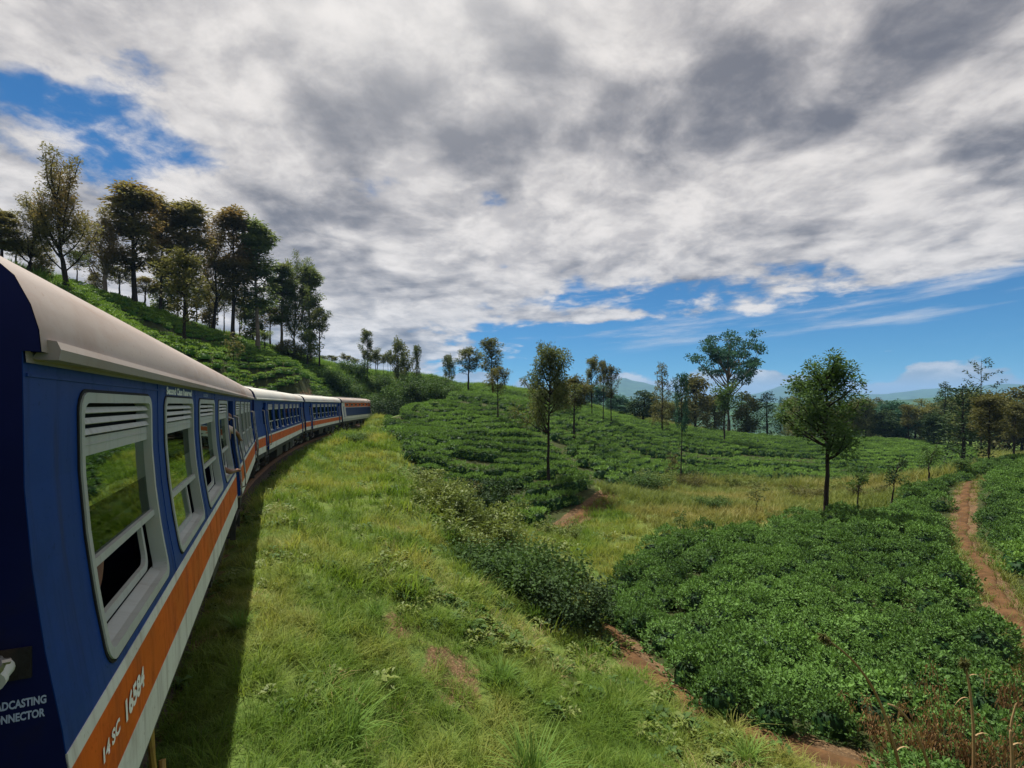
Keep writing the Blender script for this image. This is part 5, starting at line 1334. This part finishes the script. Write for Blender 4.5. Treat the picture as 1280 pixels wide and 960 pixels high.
    ): tree('far_tree', 'tree', lab, px, top, d, kind, n, mat, hw, G)
    rr = random.Random(9)
    for lab, a, b, cnt, t0, t1 in (('small tree of the far line between mountain and umbrella tree', 770, 870, 9, 500, 516), ('small tree of the far line behind the large single dark tree', 985, 1120, 16, 494, 514), ('small tree of the far line right of the large dark tree', 1095, 1200, 14, 496, 514), ('small tree of the far line at the right photo edge', 1190, 1300, 12, 498, 518), ('small tree on the ridge behind the tall forked tree', 625, 780, 12, 474, 500)):
        for k in range(cnt):
            px = a + (b - a) * (k + rr.uniform(.1, .9)) / cnt
            tree('far_tree', 'tree', lab, px, rr.uniform(t0, t1), rr.uniform(116, 150), rr.choice(('bushy', 'bushy', 'bushy', 'cypress')), rr.randrange(3), rr.choice(('oak_leaf', 'dark_leaf', 'brown_leaf', 'cool_leaf')), rr.uniform(11, 19), lab.replace('small tree', 'small trees'))
    for k in range(11):
        px = 404 + 8.5 * k + rr.uniform(-3, 3); tree('ridge_sapling', 'tree', 'tiny thin tree on the bare skyline ridge behind the train', px, rr.uniform(436, 448), rr.uniform(106, 122), rr.choice(('oak', 'pollard')), rr.randrange(2), 'oak_leaf', rr.uniform(4, 7), 'tiny trees on the skyline ridge')
field_trees()
def saplings():
    for lab, px, top, d, kind, n, mat, hw in (
        ('leafy upright sapling in the meadow left of the large dark tree', 946, 600, 31.5, 'sapling', 1, 'oak_leaf', 13),
        ('small sapling at the left corner of the closest tea crest', 850, 637, 26, 'sapling', 2, 'shrub_leaf', 9),
        ('leaning knotted young tree just right of the large dark tree', 1072, 583, 29.5, 'stubby', 0, 'shrub_leaf', 13),
        ('lopped young tree with one bare arm reaching up right', 1114, 570, 32, 'stubby', 1, 'dark_leaf', 15),
        ('thin sapling between the lopped tree and the crest bush', 1130, 592, 34, 'sapling', 0, 'shrub_leaf', 7),
        ('young tree with dark mop standing on the tea crest', 1163, 555, 37, 'stubby', 2, 'shrub_leaf', 13),
        ('round dark bush on a stem at the tea crest near the path', 1203, 572, 43, 'pollard', 2, 'shrub_leaf', 11),
        ('thin post like young tree at the meadow edge by brown scrub', 840, 565, 50, 'sapling', 0, 'brown_leaf', 8)):
        tree('sapling', 'young tree', lab, px, top, d, kind, n, mat, hw, 'young trees round the meadow', turn=.2)
saplings()
# ------------------------------------------------------------------ shrubs, weeds, reeds
def shrubs():
    rr = random.Random(21)
    def bush(name, label, px, d, h, w, kind, n, mat, group, cat='shrub'):
        X = GX(px, d); tm, cm, H0, hw0 = template(kind, n); root = empty(name, (X, d, float(ground(X, d)) - .06), rr.uniform(0, 6.28)); root.scale = (w / hw0, w / hw0, h / H0)
        link('stem', variant(tm, BARK), root); link('crown', variant(cm, MATS[mat]), root); return tag(root, label, cat, group)
    G = 'bushes of the overgrown strip along the bank foot'
    for lab, px, d, h, w, kind, mat in (
        ('big black green shrub at the lower end of the overgrown strip', 705, 13.9, 1.45, 1.05, 'shrub', 'dark_leaf'),
        ('dark shrub with lit top next above the lowest one of the strip', 672, 15.0, 1.6, 1.15, 'shrub', 'shrub_leaf'),
        ('broad green shrub in the middle of the overgrown strip', 640, 16.0, 1.35, 1.1, 'shrub', 'shrub_leaf'),
        ('low dark shrub on the bank side of the strip', 610, 15.8, .95, .95, 'shrub', 'shrub_leaf'),
        ('yellow green tall weeds in the middle of the strip', 600, 19.0, 1.5, 1.3, 'weed', 'weed_leaf'),
        ('pale yellow weeds spreading right of the strip', 665, 18.4, 1.35, 1.3, 'weed', 'weed_leaf'),
        ('yellow weeds at the upper left of the overgrown strip', 560, 21.5, 1.2, 1.2, 'weed', 'weed_leaf'),
        ('dark shrub against the lower edge of the tea mound', 600, 25.5, 1.9, 1.2, 'shrub', 'dark_leaf'),
        ('brownish shrub left below the corner of the tea mound', 578, 27.0, 1.5, 1.1, 'shrub', 'brown_leaf'),
        ('light weeds between the mound corner and the overgrown strip', 628, 22.5, 1.3, 1.2, 'weed', 'weed_leaf'),
        ('light green weeds at the right shoulder of the strip', 700, 17.0, 1.0, 1.0, 'weed', 'weed_leaf'),
        ('green shrub right above the big black green shrub', 722, 15.6, .9, .75, 'shrub', 'shrub_leaf'),
        ('small dark bush on the bank crest below the far coaches', 497, 29.0, 1.0, .8, 'shrub', 'shrub_leaf'),
        ('small bush on the grass below the third coach', 446, 43.0, .75, 1.0, 'shrub', 'shrub_leaf'),
        ('straggling weeds along the upper bank edge', 520, 25.0, .9, 1.1, 'weed', 'weed_leaf'),
        ('round weeds by the lower dirt edge of the tea mound', 700, 26.5, .9, 1.0, 'weed', 'weed_leaf')):
        bush('shrub', lab, px, d, h * 1.1, w * 1.2, kind, rr.randrange(3), mat, G)
    for k in range(16):
        px = 545 + 11 * k + rr.uniform(-6, 6); d = 23.5 - .62 * k + rr.uniform(-.8, .8)
        bush('weed', 'leafy weed plant filling the overgrown strip between larger bushes', px, d, rr.uniform(.7, 1.3), rr.uniform(.7, 1.1), rr.choice(('weed', 'weed', 'shrub')), rr.randrange(3), 'weed_leaf', 'weeds of the overgrown strip', 'weed')
    G = 'bushes at the far end of the train'
    for k, (px, d, h, w) in enumerate(((482, 80, 3.6, 2.6), (492, 76, 3.8, 2.8), (503, 80, 4.2, 3.0), (516, 84, 4.0, 3.0), (530, 80, 3.6, 3.0), (545, 78, 3.0, 2.6), (556, 82, 2.6, 2.4), (478, 88, 4.0, 3), (497, 92, 4.4, 3.2), (520, 95, 4, 3.2), (465, 92, 3.4, 3.0), (450, 90, 3.2, 3.0), (436, 88, 3, 2.8), (422, 86, 2.8, 2.6), (408, 84, 2.4, 2.4), (444, 98, 3.2, 3.2), (470, 102, 3.2, 3.2), (540, 98, 3, 3), (486, 84.5, 3.0, 2.4), (430, 80, 2.2, 2.2), (412, 76, 2.0, 2.2), (396, 72, 1.8, 2.0))):
        bush('shrub', 'dense bush on the slope where the line disappears behind the power car' if px > 474 else 'green bush on the slope above the roofs of the far coaches', px, d, h, w, 'shrub', k % 3, 'dark_leaf' if k in (0, 1, 4, 7) else 'shrub_leaf', G if px > 474 else 'bushes above the far coaches')
    G = 'scrub of the dry meadow'
    for lab, px, d, h, w, kind, mat in (
        ('dark low shrub in the meadow left of the leafy sapling', 892, 34, .85, 1.0, 'shrub', 'shrub_leaf'), ('brown scrub at the left end of the dry meadow', 862, 49, 1.6, 1.3, 'shrub', 'brown_leaf'),
        ('green scrub where the meadow meets the tea mound', 800, 43, 1.6, 1.9, 'shrub', 'shrub_leaf'), ('pale green scrub left of the brown meadow scrub', 822, 46, 1.7, 1.6, 'weed', 'weed_leaf'),
        ('brown scrub in the dry meadow left of the black stem', 1010, 40, 1.1, 1.5, 'weed', 'brown_leaf'), ('brown scrub beside the leaning knotted tree', 1085, 38, 1.0, 1.3, 'weed', 'brown_leaf'),
        ('olive scrub in front of the far tea rows at meadow centre', 930, 52, 1.5, 1.7, 'weed', 'weed_leaf'), ('low olive scrub right of the black stem', 1052, 47, 1.2, 1.4, 'weed', 'weed_leaf'),
        ('small pale shrub by the tea crest beside the leafy sapling', 965, 29.8, .55, .6, 'weed', 'weed_leaf')):
        bush('scrub', lab, px, d, h, w, kind, rr.randrange(3), mat, G)
    G = 'dried plants in the right foreground'
    for lab, px, d, h, w in (('dried brown bush low in the right corner', 1240, 7.6, 1.75, .75), ('dried brown bush left of the pale upright reed', 1140, 8.0, 1.65, .62), ('tall dried brown fern behind the upright reed', 1195, 8.2, 1.85, .62), ('dried brown tuft high at the right photo edge', 1268, 9.2, 1.8, .6),
                             ('dried brown fern beside the arching reed', 1105, 8.6, 1.35, .5), ('rust brown dried fern in the bottom right corner', 1215, 7.0, 1.1, .6)):
        bush('dead_shrub', lab, px, d, h, w, 'dead', rr.randrange(2), 'dry_leaf', G, 'dried bush')
shrubs()
def reeds():
    # arching dry stalks close by
    def stalk(label, pts, leaves, plume):
        pts = [P(*p) for p in pts]; x0, y0, z0 = pts[0]; pts[0][2] = float(ground(x0, y0)) - .05
        base = pts[0].copy(); q = chaikin(np.array(pts), 3) - base
        root = empty('dry_reed', tuple(base)); m = MB(); m.tube(q, list(np.linspace(.026, .010, len(q))), 6); m.build('stem', MATS['straw'], root, True)
        g = np.random.default_rng(len(label))
        for f, ln, side in leaves:
            i = int(f * (len(q) - 1)); p = q[i]; L_ = MB(); n = 6; d = np.array((side, g.normal() * .2, .9)); pts2 = []
            for k in range(n + 1):
                t = k / n; pts2.append(p + np.array((side * ln * t, 0, ln * (.75 * t - 1.05 * t * t))))
            vs = []; 
            for k, c in enumerate(pts2): w = .009 * (1 - (k / n) ** 2) + .001; vs += [c + np.array((0, w, .004)), c - np.array((0, w, -.004))]
            L_.add(vs, [(2 * k, 2 * k + 1, 2 * k + 3, 2 * k + 2) for k in range(n)]); L_.build('leaf', MATS['straw'], root)
        if plume:
            Lv = Leaves(); n = 150; i = g.integers(int(len(q) * .86), len(q), n); P0 = q[i] + g.normal(size=(n, 3)) * .015; A = g.normal(size=(n, 3)) * .6 + unit(q[-1] - q[-4]) + np.array((0, 0, -.5))
            Lv.add(P0, A, g.normal(size=(n, 3)), .09, .008, g.uniform(0, 1, n), .3); link('plume', Lv.mesh('plume', MATS['brown_leaf']), root)
        return tag(root, label, 'dry reed', 'dry reeds in the right foreground')
    stalk('long dry reed arching up left over the tea in the right foreground', [(1140, 1010, 7.3), (1118, 930, 7.3), (1098, 870, 7.25), (1068, 825, 7.2), (1030, 796, 7.15)], [(.30, .5, .7)], True)
    stalk('shorter bent dry reed crossing right of the long arching reed', [(1175, 1010, 7.2), (1160, 950, 7.2), (1140, 905, 7.15), (1122, 884, 7.1), (1110, 880, 7.1)], [], False)
    stalk('upright pale reed with drooping leaves at the right', [(1215, 1010, 7.1), (1218, 930, 7.1), (1214, 870, 7.1), (1206, 828, 7.1)], [(.25, .35, -.8), (.45, .40, .9), (.62, .3, -.8), (.8, .28, .9)], True)
    stalk('short dry reed at the lower right edge of the photo', [(1262, 1010, 7.0), (1266, 950, 7.0), (1262, 910, 7.0), (1270, 880, 7.0)], [(.5, .3, .9)], False)
reeds()
def grass_clumps():
    big = [tuft_mesh('blades', MATS['rank_grass'], 170, 1.0, .22, .026, .85, 5, 300 + i, 1.0) for i in range(3)]
    for i, (lab, px, d, s) in enumerate((('tall coarse grass clump at the bottom edge left of centre', 428, 6.0, .78), ('spreading coarse grass clump at the bottom edge centre', 665, 7.0, .80), ('coarse grass clump at the bottom edge near the footpath', 935, 8.35, .55), ('coarse grass clump on the bank by the bare scrape', 628, 9.2, .55), ('coarse pale grass clump among the dark shrubs of the strip', 636, 14.4, .85), ('coarse pale grass clump beside the lowest dark shrub', 672, 13.4, .8), ('coarse grass clump at the top edge of the strip', 560, 17.6, .9), ('coarse reed grass between strip and tea corner', 705, 19.5, 1.1), ('coarse reed grass clump at the right of the strip', 722, 18.0, .9), ('coarse grass clump under the first coach', 300, 7.6, .4), ('coarse grass clump left of the bare scrape', 470, 9.8, .45))):
        X = GX(px, d); o = link('grass_clump', big[i % 3]); o.location = (X, d, float(ground(X, d)) - .02); o.rotation_euler = (0, 0, i * 1.3); o.scale = (s, s, s)
        tag(o, lab, 'grass clump', 'coarse grass clumps')
grass_clumps()
def haze():
    m = bpy.data.materials.new('haze'); m.use_nodes = True; T = NT(m.node_tree)
    v = T.n('ShaderNodeVolumePrincipled', ins={'Color': (.30, .58, 1.0, 1), 'Density': HAZE_D, 'Anisotropy': .1})
    T.n('ShaderNodeOutputMaterial', ins={'Volume': v.outputs[0]})
    b = MB(); b.box((-9200, -4200, -120), (9200, 9700, 340)); o = b.build('haze', m); tag(o, kind='stuff')
HAZE_D = 0.00011
haze()
